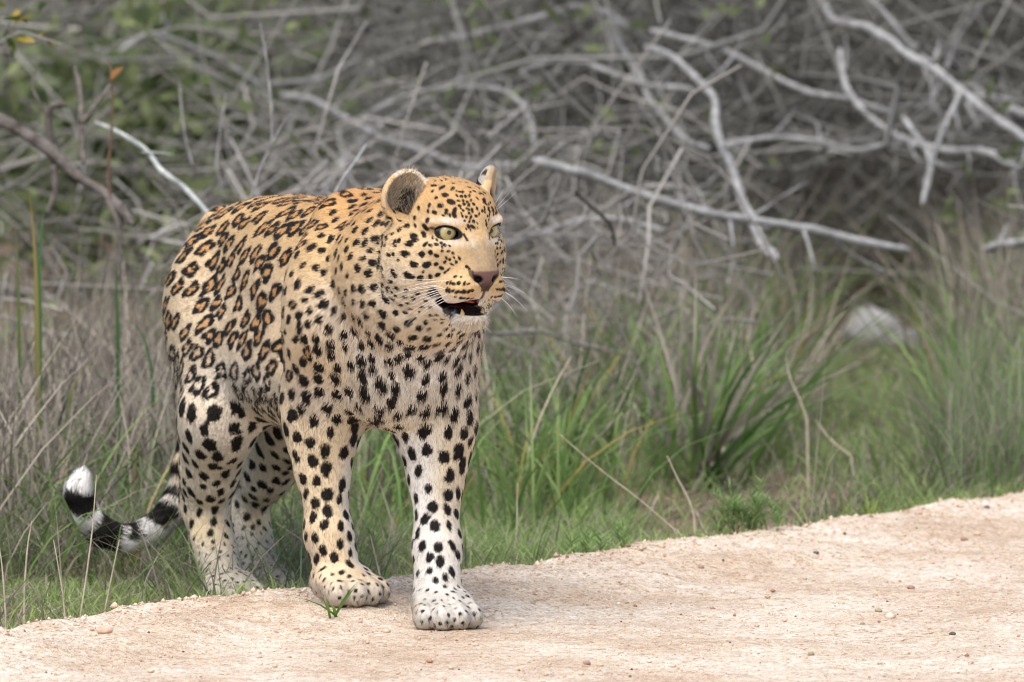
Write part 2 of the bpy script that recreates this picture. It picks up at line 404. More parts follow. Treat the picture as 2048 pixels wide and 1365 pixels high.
FACE_SPOTS = [(-27.6, -34.3, 68.8, 3.99, 1.15), (-7.9, -38.6, 58.9, 4.26, 1.15), (7.9, -37.1, 47.9, 4.53, 1.15), (-2.5, -51.3, 41.5, 4.26, 1.15), (-8.0, -58.7, 30.9, 3.73, 1.15), (-45.6, -38.8, 70.9, 3.46, 1.15), (-33.7, -47.7, 62.9, 2.66, 1.15), (-16.3, -51.0, 53.1, 2.66, 1.15), (-21.2, -60.5, 42.4, 3.2, 1.15), (-20.2, -63.4, 32.7, 2.66, 1.15), (-41.5, -69.7, 35.7, 2.66, 1.15), (-46.1, -73.4, 19.0, 2.93, 1.15), (-62.4, -79.8, 5.4, 4.79, 1.15), (-42.9, -74.3, 6.4, 2.66, 1.15), (-15.9, -67.1, 17.7, 3.73, 1.15), (-20.1, -69.5, 7.0, 4.26, 1.15), (-24.4, -70.4, -6.3, 3.99, 1.15), (-40.7, -79.5, -9.2, 4.79, 1.15), (-35.1, -79.4, -15.1, 4.26, 1.15), (-72.8, -95.5, -22.2, 4.26, 1.15), (-66.4, -92.2, -17.5, 3.99, 1.15), (-43.1, -85.3, -21.4, 5.33, 1.15), (-75.4, -85.7, -1.3, 3.73, 1.15), (-88.6, -90.5, -7.2, 2.93, 1.15), (-90.2, -75.8, 11.7, 2.66, 1.15), (-47.1, -90.6, -37.4, 5.86, 1.15), (-71.9, -99.7, -40.6, 3.2, 1.15), (-82.9, -101.8, -41.8, 3.73, 1.15), (-19.8, -76.1, -37.2, 4.79, 1.15), (-4.9, -68.0, -34.7, 3.73, 1.15), (2.7, -60.3, -38.4, 3.2, 1.15), (-15.0, -71.8, -20.6, 3.2, 1.15), (-6.4, -68.1, -22.5, 3.2, 1.15), (2.3, -60.1, -20.6, 2.66, 1.15), (-34.1, -83.5, -54.9, 5.59, 1.15), (-14.0, -69.7, -54.1, 5.06, 1.15), (-1.9, -58.6, -53.1, 3.2, 1.15), (-61.1, -97.0, -48.4, 2.4, 1.15), (-73.0, -99.1, -69.3, 3.99, 1.15), (-68.6, -96.5, -75.1, 3.46, 1.15), (-45.1, -85.7, -73.1, 5.33, 1.15), (-48.3, -88.4, -70.6, 3.73, 1.15), (-29.5, -72.7, -76.5, 4.53, 1.15), (-15.5, -62.0, -74.1, 3.2, 1.15), (-5.1, -54.4, -70.5, 3.2, 1.15), (2.2, -51.6, -58.9, 3.2, 1.15), (10.0, -43.5, -61.3, 2.66, 1.15), (15.9, -40.2, -53.2, 2.66, 1.15), (22.9, -35.8, -48.9, 2.4, 1.15), (27.7, -32.6, -42.2, 2.13, 1.15), (5.1, -46.7, -65.4, 2.66, 1.15), (-22.2, -71.7, -66.8, 2.4, 1.15), (-100.4, -96.5, -19.6, 3.2, 1.15), (-160.9, -69.9, 2.9, 4.26, 1.15), (-151.7, -83.6, -19.7, 3.99, 1.15), (-145.9, -85.9, -27.1, 3.73, 1.15), (-134.5, -89.4, -41.9, 3.73, 1.15), (-112.7, -100.1, -49.2, 3.2, 1.15), (-138.5, -90.1, -65.9, 3.73, 1.15), (-103.7, -99.8, -78.8, 3.2, 1.15), (-84.1, -96.7, -86.7, 3.2, 1.15), (-134.0, -84.3, -107.9, 3.73, 1.15), (-94.5, -90.0, -103.0, 2.66, 1.15), (-8.8, -61.3, -9.6, 2.4, 1.15), (-1.9, -57.7, -13.1, 2.13, 1.15), (5.0, -54.1, -18.1, 2.13, 1.15), (9.8, -49.3, -21.8, 2.13, 1.15), (13.4, -45.4, -30.9, 2.13, 1.15), (18.1, -39.1, -34.7, 2.13, 1.15), (9.2, -53.6, -30.9, 2.13, 1.15), (11.1, -47.1, -41.4, 2.13, 1.15), (8.1, -54.4, -24.4, 1.6, 1.15), (13.9, -42.7, -23.1, 1.6, 1.15), (19.2, -38.2, -42.5, 2.13, 1.15), (8.0, -48.3, -49.5, 2.13, 1.15), (14.0, -42.8, -45.3, 2.13, 1.15), (43.8, -28.3, -55.6, 2.4, 1.15), (47.7, -26.6, -57.5, 2.13, 1.15), (29.4, -41.7, -71.2, 2.4, 1.15), (40.2, -36.7, -71.2, 1.6, 1.15), (19.1, -50.2, -81.3, 2.66, 1.15), (25.9, -49.0, -81.6, 2.4, 1.15), (32.2, -47.2, -82.3, 2.4, 1.15), (40.6, -41.5, -80.9, 2.66, 1.15), (47.5, -34.9, -81.2, 2.4, 1.15), (51.8, -29.0, -81.7, 1.86, 1.15), (20.9, -52.7, -92.8, 2.93, 1.15), (27.7, -51.2, -94.0, 2.93, 1.15), (33.2, -49.2, -94.7, 2.93, 1.15), (40.5, -44.4, -95.9, 3.2, 1.15), (44.3, -40.6, -95.0, 2.66, 1.15), (47.4, -35.8, -94.8, 3.2, 1.15), (50.6, -29.2, -94.3, 2.66, 1.15), (52.6, -22.8, -93.9, 2.13, 1.15), (36.5, -45.1, -103.8, 1.6, 1.15), (41.8, -37.7, -105.0, 2.4, 1.15), (42.9, -31.7, -106.2, 2.13, 1.15), (43.1, -25.8, -107.0, 2.4, 1.15), (43.2, -18.0, -107.0, 1.86, 1.15), (-47.6, 22.5, -120.5, 1.6, 1.15), (17.0, -35.4, 34.3, 3.46, 1.15), (17.1, -37.0, 30.5, 3.46, 1.15), (18.7, -36.4, 25.3, 2.66, 1.15), (8.6, -45.7, 34.1, 2.93, 1.15), (9.1, -46.8, 30.3, 2.66, 1.15), (14.1, -42.8, 26.5, 2.4, 1.15), (6.9, -50.7, 26.4, 1.86, 1.15), (-12.2, -21.7, 68.5, 2.66, 1.15), (-9.9, -26.0, 66.2, 2.13, 1.15), (-2.0, -21.6, 63.9, 2.13, 1.15), (0.9, -17.8, 63.4, 2.13, 1.15), (9.8, -19.3, 56.8, 2.13, 1.15), (12.0, -13.1, 56.7, 2.13, 1.15), (12.2, -5.7, 57.7, 2.13, 1.15), (5.7, -24.5, 58.0, 1.86, 1.15), (-30.5, 1.6, 76.4, 2.13, 1.15), (-6.6, 5.1, 69.2, 2.66, 1.15), (-11.3, 25.9, 66.8, 2.4, 1.15), (-16.1, 24.1, 69.2, 2.13, 1.15), (-0.4, 30.2, 59.5, 2.4, 1.15), (5.7, 22.1, 58.9, 2.13, 1.15), (17.9, 18.8, 48.5, 3.73, 1.15), (17.6, 6.3, 52.4, 2.4, 1.15), (24.0, -3.4, 44.0, 2.4, 1.15), (-71.4, 66.4, 81.2, 2.13, 1.15), (-49.1, -12.7, 78.9, 2.4, 1.15), (-88.2, -2.5, 81.3, 2.4, 1.15), (-28.0, -12.8, 75.0, 2.13, 1.15), (4.0, -13.0, 62.7, 2.13, 1.15), (-79.2, -13.6, 81.0, 2.13, 1.15), (-60.2, -27.5, 77.5, 1.86, 1.15), (-50.7, -20.9, 77.8, 1.86, 1.15), (-55.3, 5.8, 80.5, 1.86, 1.15), (-29.0, 11.9, 75.4, 2.13, 1.15), (-73.3, 61.4, 70.7, 2.13, 1.15), (-60.2, 66.0, 71.4, 1.86, 1.15), (-57.4, 67.4, 62.3, 1.86, 1.15), (4.3, 7.9, 63.2, 2.13, 1.15), (6.5, 0.6, 62.3, 1.86, 1.15), (7.8, 16.4, 59.2, 1.86, 1.15), (23.3, -24.0, 34.3, 2.13, 1.15), (25.3, -16.2, 36.7, 2.13, 1.15), (27.9, -8.6, 34.0, 2.13, 1.15), (27.8, 0.5, 36.3, 2.13, 1.15), (27.9, 9.4, 33.3, 1.86, 1.15), (27.0, -20.1, 23.9, 2.13, 1.15), (29.4, -12.5, 23.3, 2.13, 1.15), (31.6, -9.3, 8.1, 2.93, 1.15), (29.1, -16.8, 9.6, 2.4, 1.15), (24.9, -24.9, 25.3, 2.13, 1.15), (18.5, -27.3, 41.9, 2.13, 1.15), (20.5, -19.4, 44.4, 2.13, 1.15), (23.4, -12.1, 43.0, 2.13, 1.15), (23.0, -26.9, 30.5, 1.6, 1.15), (27.7, -14.5, 30.3, 1.86, 1.15), (30.2, -4.0, 26.1, 1.86, 1.15), (29.9, 2.2, 28.5, 1.86, 1.15), (26.3, -22.8, 17.4, 1.6, 1.15), (29.3, -15.4, 16.1, 1.6, 1.15), (31.0, -7.4, 17.2, 2.13, 1.15), (32.0, -2.0, 13.1, 1.6, 1.15), (21.6, -26.0, 36.9, 1.6, 1.15), (19.6, -14.4, 48.1, 1.86, 1.15), (16.3, -20.0, 49.9, 1.86, 1.15), (19.3, -6.7, 50.4, 1.86, 1.15), (13.3, -27.3, 49.4, 1.86, 1.15), (27.6, -20.5, 4.4, 1.33, 1.15), (31.1, -13.5, 3.0, 1.33, 1.15), (32.8, -2.4, 6.6, 1.33, 1.15), (23.1, 24.2, 35.1, 2.4, 1.15), (17.3, 33.5, 36.9, 2.13, 1.15), (11.3, 46.0, 26.9, 1.86, 1.15), (13.8, 32.5, 44.6, 2.13, 1.15), (23.6, 25.4, 31.1, 1.86, 1.15), (8.5, 46.1, 33.3, 1.86, 1.15), (21.0, 22.4, 41.5, 1.86, 1.15)]
def face_seeds():
    out = []
    for (x, y, z, r, asp) in FACE_SPOTS:
        r = r * (1.4 if z > 18 else 1.45 if z < -70 and x > -20 else 1.38); out.append((x, y, z, r, asp))
        if y < -14 and z < 45: out.append((x + .8, -y, z + .6, r, asp))
    return out
def spots(V, N, R, F, rnd):
    """black weight and rosette-centre weight per vertex"""
    H = R['H']; n = len(V); black = np.zeros(n); fill = np.zeros(n)
    kd = KDTree(n)
    for i, p in enumerate(V): kd.insert(p, i)
    kd.balance()
    B = np.cross(N, F)
    x, y, z = V.T; hd = R['head']; leg = R['leg']; tl = R['tail']
    # local spacing and spot radius
    rad = np.full(n, .0114); gap = np.full(n, .0312)          # rosettes
    ros = np.ones(n)
    k = np.where(x < -.3, sm(.37, .28, z), np.where(x < -.11, sm(.36, .30, z), sm(.44, .36, z))); ros = ros * (1 - k)
    k = sm(-.12, .06, x) ; rad = rad * (1 - k) + .0087 * k; gap = gap * (1 - k) + .0190 * k; ros = ros * (1 - .75 * k) * sm(.16, .08, x)
    k = np.where(x < -.3, sm(.40, .28, z), np.where(x < -.11, sm(.34, .28, z), sm(.50, .36, z))); rad = rad * (1 - k) + .0116 * k; gap = gap * (1 - k) + .0265 * k
    k = np.where(x < -.3, sm(.42, .34, z) * sm(.16, .24, z), 0); rad = rad * (1 - k) + .0136 * k; gap = gap * (1 - k) + .0345 * k
    k = sm(.30, .12, z) * (1 - tl); rad = rad * (1 - k) + .0082 * k; gap = gap * (1 - k) + .0215 * k
    k = sm(.10, .055, z) * (1 - tl); rad = rad * (1 - k) + .0032 * k; gap = gap * (1 - k) + .0125 * k
    k = sm(.12, .24, x) * sm(.5, .55, z); rad = rad * (1 - k) + .0078 * k; gap = gap * (1 - k) + .0185 * k
    k = sm(.645, .68, z) * (1 - hd) * sm(.1, -.1, x); rad = rad * (1 - k) + .0088 * k; gap = gap * (1 - k) + .0240 * k
    k = hd * sm(-120, -95, H[:, 0]); rad = rad * (1 - k) + .0043 * k; gap = gap * (1 - k) + .0145 * k
    fh = hd * sm(5, 30, H[:, 2]) * sm(55, 30, np.abs(H[:, 1])); rad = rad * (1 - fh) + .0030 * fh; gap = gap * (1 - fh) + .0098 * fh
    # no random spots on the muzzle, around the eyes, in ears and mouth
    no = (hd > .5) & (H[:, 0] > 2) & (H[:, 2] < 2) | (hd > .5) & (H[:, 2] < -92) & (H[:, 0] > -48)
    no |= (hd > .5) & (H[:, 0] > -100) & ((H[:, 2] < 62) | (H[:, 0] > -60)) & (H[:, 2] > -96) & bool(FACE_SPOTS)
    for s in (-1, 1):
        q, E = eye_q(H, s); no |= (q < 1.9) & (H[:, 0] > -40)
        b, Rm = EARS[s]; L = (H - b) @ Rm; no |= (L[:, 2] > -12) & (np.abs(L[:, 1]) < 44) & (np.abs(L[:, 0]) < 26)
    no |= (tl > .5)
    an = .62 * sm(.30, .44, z) * (1 - hd) * sm(.65, .1, np.abs(N[:, 0]))
    S = []
    cand = rnd.permutation(n)[:60000]; cell = {}; cs = .062
    for i in cand:
        if no[i]: continue
        g = gap[i] * rnd.uniform(.85, 1.12); p = V[i]; key = tuple((p // cs).astype(int)); ok = True
        for dx in (-1, 0, 1):
            for dy in (-1, 0, 1):
                for dz in (-1, 0, 1):
                    for q, gq in cell.get((key[0] + dx, key[1] + dy, key[2] + dz), ()):
                        dq = q - p
                        if dq @ dq - an[i] * (dq @ F[i])**2 < (.5 * (g + gq))**2: ok = False; break
                    if not ok: break
                if not ok: break
            if not ok: break
        if ok:
            cell.setdefault(key, []).append((p, g)); S.append((i, rad[i], ros[i], 0))
    for (fx, fy, fz, fr, asp) in face_seeds():
        asp = rnd.uniform(1.0, 2.0)
        co, i, d = kd.find(hp(fx, fy, fz)); S.append((i, fr / 1000, -1, asp))
    for (i, r, ro, asp) in S:
        p, nn, f, b = V[i], N[i], F[i], B[i]
        reach = r * (2.6 if ro > 0 else 1.8)
        J = np.array([q[1] for q in kd.find_range(p, reach * 1.6)])
        if len(J) == 0: continue
        J = J[(N[J] @ nn) > .1]
        d = V[J] - p; u = d @ f; v = d @ b
        wob = (vnoise(V[J], 130, 7) - .5) * .50 * r + (vnoise(V[J], 420, 8) - .5) * .26 * r
        soft = min(.0011, .25 * r)
        def blob(cu, cv, ru, rv, th=0):
            ct, st = math.cos(th), math.sin(th); a = (u - cu) * ct + (v - cv) * st; c = -(u - cu) * st + (v - cv) * ct
            q = np.sqrt((a / ru)**2 + (c / rv)**2); return sm(soft, -soft, (q - 1) * min(ru, rv) - wob)
        if ro > .35 or (ro > 0 and rnd.rand() < ro):
            r = min(r, .33 * gap[i]); st = rnd.uniform(1.0, 1.3) * (1 + 1.05 * an[i]); nb = rnd.choice([2, 3, 3, 4]); R0 = r * rnd.uniform(.85, 1.1); sk = rnd.uniform(-.35, .35)
            uu = (u + sk * v) / st; rho = np.sqrt(uu**2 + v**2); th = np.arctan2(v, uu)
            R1 = R0 * (1 + .13 * np.cos(2 * th + rnd.rand() * 6.28) + .10 * np.cos(3 * th + rnd.rand() * 6.28))
            hw = r * (.44 + .16 * np.cos(nb * th + rnd.rand() * 6.28) + .12 * np.cos((nb + 1) * th + rnd.rand() * 6.28))
            m = sm(soft, -soft, np.abs(rho - R1) - hw - .55 * wob)
            black[J] = np.maximum(black[J], m)
            fill[J] = np.maximum(fill[J], sm(.15 * r, -.15 * r, rho - R1))
        else:
            e = rnd.uniform(1.05, 1.6) if ro >= 0 else asp; th = rnd.uniform(-.4, .4) * (1 if ro >= 0 else 2.5); q = r * (rnd.uniform(.8, 1.15) if ro >= 0 else 1)
            m = blob(0, 0, q * math.sqrt(e), q / math.sqrt(e), th)
            if ro >= 0 and r > .008 and rnd.rand() < .14:
                m = np.maximum(m, blob(q * rnd.uniform(.5, 1), q * rnd.uniform(-.9, .9), q * .7, q * .6))
            black[J] = np.maximum(black[J], m)
    return black, fill
def paint(V, N, rnd):
    R = regions(V, N); F = flow_dir(V, N, R); H = R['H']
    c = coat_base(V, N, R); bk, fl = spots(V, N, R, F, rnd)
    c = mixc(c, (.55, .26, .075), fl * .8 * sm(.34, .46, V[:, 2]))
    c = mixc(c, BLACK, bk)
    furl = np.full(len(V), .0070)
    furl += .009 * sm(.42, .34, V[:, 2]) * sm(.1, -.5, N[:, 2]) + .005 * sm(.05, .15, V[:, 0]) * sm(.6, .5, V[:, 2])
    furl = furl * (1 - R['leg']) + .0062 * R['leg']; furl = np.where(V[:, 2] < .07, .0065, furl)
    hd = R['head']; furl = furl * (1 - hd) + (.0042 + .0035 * sm(-10, -80, H[:, 0])) * hd
    furl = np.where((hd > .5) & (H[:, 0] > 5) & (H[:, 2] > -100), .0036, furl)
    furl = np.where((hd > .5) & (H[:, 0] > -30) & (H[:, 2] < -135), .014, furl)
    furl = np.where(R['tail'] > .5, .009 + .007 * R['tu'], furl)
    gloss = np.zeros(len(V)); earin = np.zeros(len(V))
    # tail rings
    tl = R['tail']; u = R['tu'] + .045 * (vnoise(V, 38, 11) - .5); ring = np.zeros(len(V))
    for a, w in ((.52, .018), (.585, .020), (.645, .020), (.705, .022), (.775, .024), (.850, .038), (.945, .022)): ring = np.maximum(ring, sm(w + .006, w - .006, np.abs(u - a)))
    ring *= np.where(u > .80, 1, sm(-.55, -.15, N[:, 2] + 1.5 * (vnoise(V, 34, 12) - .5)))
    blot = sm(.55, .63, vnoise(V * [1, 1, 1.], 34, 13)) * (u < .54); c = mixc(c, BLACK, tl * np.maximum(ring, blot))
    # ears
    for s in (-1, 1):
        b, Rm = EARS[s]; L = (H - b) @ Rm
        eq = np.sqrt((L[:, 0] / 21)**2 + (L[:, 1] / 38)**2 + ((L[:, 2] - 12) / 46)**2)
        ear = (eq < 1.12) & (np.abs(L[:, 1]) < 41) & (L[:, 2] > -16) & (L[:, 2] < 62) & (np.abs(L[:, 0]) < 26) & (hd > .5)
        g_ = 1 if s < 0 else .95; q = np.sqrt(((L[:, 0] - 17) / 24)**2 + (L[:, 1] / (32 * g_))**2 + ((L[:, 2] - 13) / (41 * g_))**2); inside = ear & (q < 1.06)
        back = ear & (~inside) & (L[:, 0] < 2)
        rim = np.sqrt((L[:, 1] / 38)**2 + ((L[:, 2] - 12) / 46)**2)
        c[back] = BLACK; tip = back & (L[:, 2] > 33); c[tip] = (np.array([.03, .025, .022]) + np.array([.36, .33, .28]) * sm(.38, .55, vnoise(V[tip], 90, 14) + .012 * (L[tip, 2] - 38))[:, None])
        ring_ = ear & ~inside & (rim > (.80 if s < 0 else .93)) | ear & ~inside & (L[:, 0] > 2); c[ring_] = (.70, .47, .25); c[ring_ & (L[:, 2] > 40)] = (.62, .53, .42) if s < 0 else (.42, .32, .20)
        deep = sm(.80, .50, np.sqrt(((L[:, 1] - 8) / 26)**2 + ((L[:, 2] + 2) / 36)**2)); ci = mixc(np.tile(np.array([.55, .42, .28]), (len(V), 1)), (.012, .010, .009), deep)
        c[inside] = ci[inside]; furl[ear] = .0045; earin[inside & (rim < .74)] = (s < 0) * 1.; furl[inside] = .005
    # eyes
    for s in (-1, 1):
        q, E = eye_q(H, s); m = (hd > .5) & (H[:, 0] > -45)
        c = mixc(c, BLACK, m * sm(1.16, 1.04, q))
        H2 = H * (0, 1, 1); mf = m & (H[:, 0] > -6); tear = mf * sm(2.7, 1.1, seg_dist(H2, (0, s * 24, -4), (0, s * 20.5, -13)) + 1.6 * (vnoise(V, 200, 15) - .5)); c = mixc(c, BLACK, tear * .95)
        outc = m * sm(2.8, 1.4, seg_dist(H2, (0, s * 56, 3), (0, s * 65, 6)) + 1.5 * (vnoise(V, 200, 18) - .5)); c = mixc(c, BLACK, outc * .75)
        nof = m & (q < 1.12); furl[nof] = 0
    # nose leather
    nx = (np.abs(H[:, 1]) / (25 - 18 * sm(-66, -94, H[:, 2]))); nose = (hd > .5) * (H[:, 0] > 39) * sm(-60, -64, H[:, 2]) * sm(-98, -94, H[:, 2]) * sm(1.05, .92, nx)
    col = mixc(np.tile(np.array([.14, .076, .063]), (len(V), 1)), (.05, .025, .022), sm(-74, -90, H[:, 2]) * .9)
    for s in (-1, 1): col = mixc(col, (.008, .006, .006), sm(12, 8, np.linalg.norm((H - (52, s * 19, -75)) * (.6, .75, 1.25), axis=1)))
    c = c + (col - c) * nose[:, None]; furl = np.where(nose > .4, 0, furl); gloss = np.maximum(gloss, nose * .6)
    edge = (hd > .5) * (H[:, 0] > 32) * sm(3.2, 1.5, np.abs(nx - 1) * 20) * sm(-58, -62, H[:, 2]) * sm(-99, -93, H[:, 2]); c = mixc(c, BLACK, edge * .8)
    ph = (hd > .5) * (H[:, 0] > 32) * sm(3.5, 1.5, np.abs(H[:, 1])) * sm(-92, -97, H[:, 2]); c = mixc(c, BLACK, ph * .85)
    # mouth
    M = rot(0, 5, 0); L = (H - np.array([0, 0, -119])) @ M; q = np.sqrt((L[:, 0] / 63)**2 + (L[:, 1] / 45)**2 + (L[:, 2] / 16)**2)
    mo = (hd > .5) * sm(1.16, 1.04, q); low = sm(-116, -124, H[:, 2])
    back = sm(20, -15, H[:, 0]) 
    mm = mo * np.clip(low + back + sm(1.03, .98, q), 0, 1)
    c = mixc(c, (.014, .012, .013), mm)
    cor = (hd > .5) * np.clip(sm(21, 13, seg_dist(H, (-22, -46, -106), (-6, -40, -132)) + 6 * (vnoise(V, 110, 17) - .5)) + sm(16, 8, seg_dist(H, (-22, 46, -106), (-6, 40, -132))), 0, 1); c = mixc(c, (.012, .010, .010), cor * .95)
    dr = (hd > .5) * sm(15, 5, np.linalg.norm((H - (-2, -38, -128)) * (.7, 1, .9), axis=1)) * sm(.40, .60, vnoise(V, 150, 16)); c = mixc(c, (.34, .38, .45), dr * .8); gloss = np.maximum(gloss, dr)
    furl = np.where(mm > .4, 0, furl); gloss = np.maximum(gloss, mm)
    R['earin'] = earin
    return c, furl, gloss, F, R

def tri_sample(V, Q, w, n, rnd):
    T = np.concatenate([Q[:, [0, 1, 2]], Q[:, [0, 2, 3]]])
    a = np.linalg.norm(np.cross(V[T[:, 1]] - V[T[:, 0]], V[T[:, 2]] - V[T[:, 0]]), axis=1) * w[T].mean(1)
    k = np.searchsorted(np.cumsum(a) / a.sum(), rnd.rand(n)); k = np.minimum(k, len(T) - 1)
    r1 = np.sqrt(rnd.rand(n)); r2 = rnd.rand(n); b = np.stack([1 - r1, r1 * (1 - r2), r1 * r2], 1)
    return T[k], b
def fur_mesh(V, Q, N, F, c, furl, n, rnd, earin):
    T, b = tri_sample(V, Q, (furl > .001) * np.clip(.0075 / np.maximum(furl, .002), .8, 3.) * (1 + 5 * earin), n, rnd)
    I = lambda A: (A[T] * (b[:, :, None] if A.ndim > 1 else b)).sum(1)
    P, nn, f, L, col = I(V), I(N), I(F), I(furl), I(c)
    nn /= np.linalg.norm(nn, axis=1)[:, None]; f /= np.maximum(np.linalg.norm(f, axis=1), 1e-6)[:, None]
    ei = (I(earin) > .5) & (rnd.rand(n) < .6); f[ei] = HR @ np.array([.25, .1, 1.]); f[ei] += rnd.normal(0, .35, (ei.sum(), 3)); L[ei] = .019; col[ei] = col[ei] * .9 + rnd.rand(ei.sum(), 1)**3 * np.array([.50, .40, .28])
    side = np.cross(nn, f); L = L * rnd.uniform(.65, 1.25, n)
    lift = rnd.uniform(.24, .48, n)[:, None]; sw = rnd.normal(0, .12, n)[:, None]
    # locks of fur lean together
    sw = sw + (vnoise(P, 55, 21)[:, None] - .5) * .5; lift = lift + (vnoise(P, 40, 22)[:, None] - .5) * .2
    d1 = f + side * sw + nn * lift; d1 /= np.linalg.norm(d1, axis=1)[:, None]
    d2 = f + side * (sw * 1.3) + nn * (lift * .35); d2 /= np.linalg.norm(d2, axis=1)[:, None]
    w = rnd.uniform(.00030, .00055, n)[:, None] * np.clip(L / .008, .55, 1.3)[:, None]
    ax = np.cross(d1, nn); ax /= np.maximum(np.linalg.norm(ax, axis=1), 1e-6)[:, None]
    base = P - nn * .0004; mid = base + d1 * (L * .55)[:, None]; tip = mid + d2 * (L * .45)[:, None]
    VV = np.stack([base - ax * w, base + ax * w, mid - ax * w * .8, mid + ax * w * .8, tip], 1).reshape(-1, 3)
    o = np.arange(n)[:, None] * 5; TT = np.concatenate([o + [0, 1, 3], o + [0, 3, 2], o + [2, 3, 4]])
    bn = nn + .35 * d1 + side * rnd.normal(0, .18, n)[:, None]; bn /= np.linalg.norm(bn, axis=1)[:, None]
    col = np.clip(col * rnd.uniform(.72, 1.28, n)[:, None], 0, 1)
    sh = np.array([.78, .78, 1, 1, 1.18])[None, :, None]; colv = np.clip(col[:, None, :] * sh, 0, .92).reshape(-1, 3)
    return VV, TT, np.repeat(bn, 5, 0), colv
def set_attr(me, name, kind, data):
    a = me.attributes.new(name, kind, 'POINT')
    d = np.asarray(data, np.float32)
    if kind == 'FLOAT_COLOR': a.data.foreach_set('color', np.c_[d, np.ones(len(d), np.float32)].ravel())
    elif kind == 'FLOAT_VECTOR': a.data.foreach_set('vector', d.ravel())
    else: a.data.foreach_set('value', d.ravel())

# ---------- small parts of the head ----------
def grid_mesh(name, P):
    """P: (rows, cols, 3) closed in cols"""
    n, m = P.shape[:2]; i, j = np.meshgrid(np.arange(n - 1), np.arange(m), indexing='ij'); a = i * m + j; b = i * m + (j + 1) % m
    me = np_mesh(name, P.reshape(-1, 3), np.stack([a, b, b + m, a + m], -1).reshape(-1, 4)); me.polygons.foreach_set('use_smooth', np.ones(len(me.polygons), bool)); return me
def tube(name, pts, rad, seg=5):
    pts = np.asarray(pts, float); rad = np.asarray(rad, float); t = np.gradient(pts, axis=0); t /= np.maximum(np.linalg.norm(t, axis=1), 1e-9)[:, None]
    ref = np.array([0, 0, 1.]) if abs(t[:, 2]).max() < .9 else np.array([.37, .9, .2]); u = np.cross(t, ref); u /= np.maximum(np.linalg.norm(u, axis=1), 1e-9)[:, None]; v = np.cross(t, u)
    th = np.linspace(0, 2 * math.pi, seg, endpoint=False)
    return grid_mesh(name, pts[:, None, :] + rad[:, None, None] * (np.cos(th)[None, :, None] * u[:, None, :] + np.sin(th)[None, :, None] * v[:, None, :]))
def eyeball(s):
    c = np.array([-7.5, s * 39, -.8]); rr = 20.0
    gz = HR.T @ leo_dir(np.array([math.sin(math.radians(17)), -math.cos(math.radians(17)), -.02])); gz /= np.linalg.norm(gz)
    a = np.cross(gz, [0, 0, 1.]); a /= np.linalg.norm(a); b = np.cross(a, gz)
    ph = np.r_[0, np.linspace(.02, 1.9, 44)]; th = np.linspace(0, 2 * math.pi, 40, endpoint=False)
    bulge = rr + 1.6 * np.exp(-(ph / .62)**4)
    P = c + bulge[:, None, None] * (np.cos(ph)[:, None, None] * gz + np.sin(ph)[:, None, None] * (np.cos(th)[None, :, None] * a + np.sin(th)[None, :, None] * b))
    r = (rr * np.sin(ph))[:, None] * np.ones((1, 40)); tt = th[None, :]
    col = np.tile(np.array([.38, .295, .11]), (*r.shape, 1))
    st = .85 + .3 * np.random.RandomState(3).rand(40)[None, :] * sm(3, 8, r)
    col = col * st[:, :, None]; col = col + (np.array([.47, .40, .20]) - col) * (sm(4, 10, r) * .6)[:, :, None]
    col = col + (np.array([.16, .12, .04]) - col) * (sm(11.6, 13.4, r))[:, :, None]
    col = col + (np.array([.008, .006, .006]) - col) * np.maximum(sm(3.8, 3.1, r), sm(13.4, 14.4, r))[:, :, None]
    L = HEAD_O + (P / 1000) @ HR.T
    me = grid_mesh('eye', leo_world(L)); set_attr(me, 'coat', 'FLOAT_COLOR', col.reshape(-1, 3)); return me
def leo_dir(w): return np.array([w @ LF, w @ LL, w[2]])
def hw(pts): return leo_world(HEAD_O + (np.asarray(pts, float) / 1000) @ HR.T)
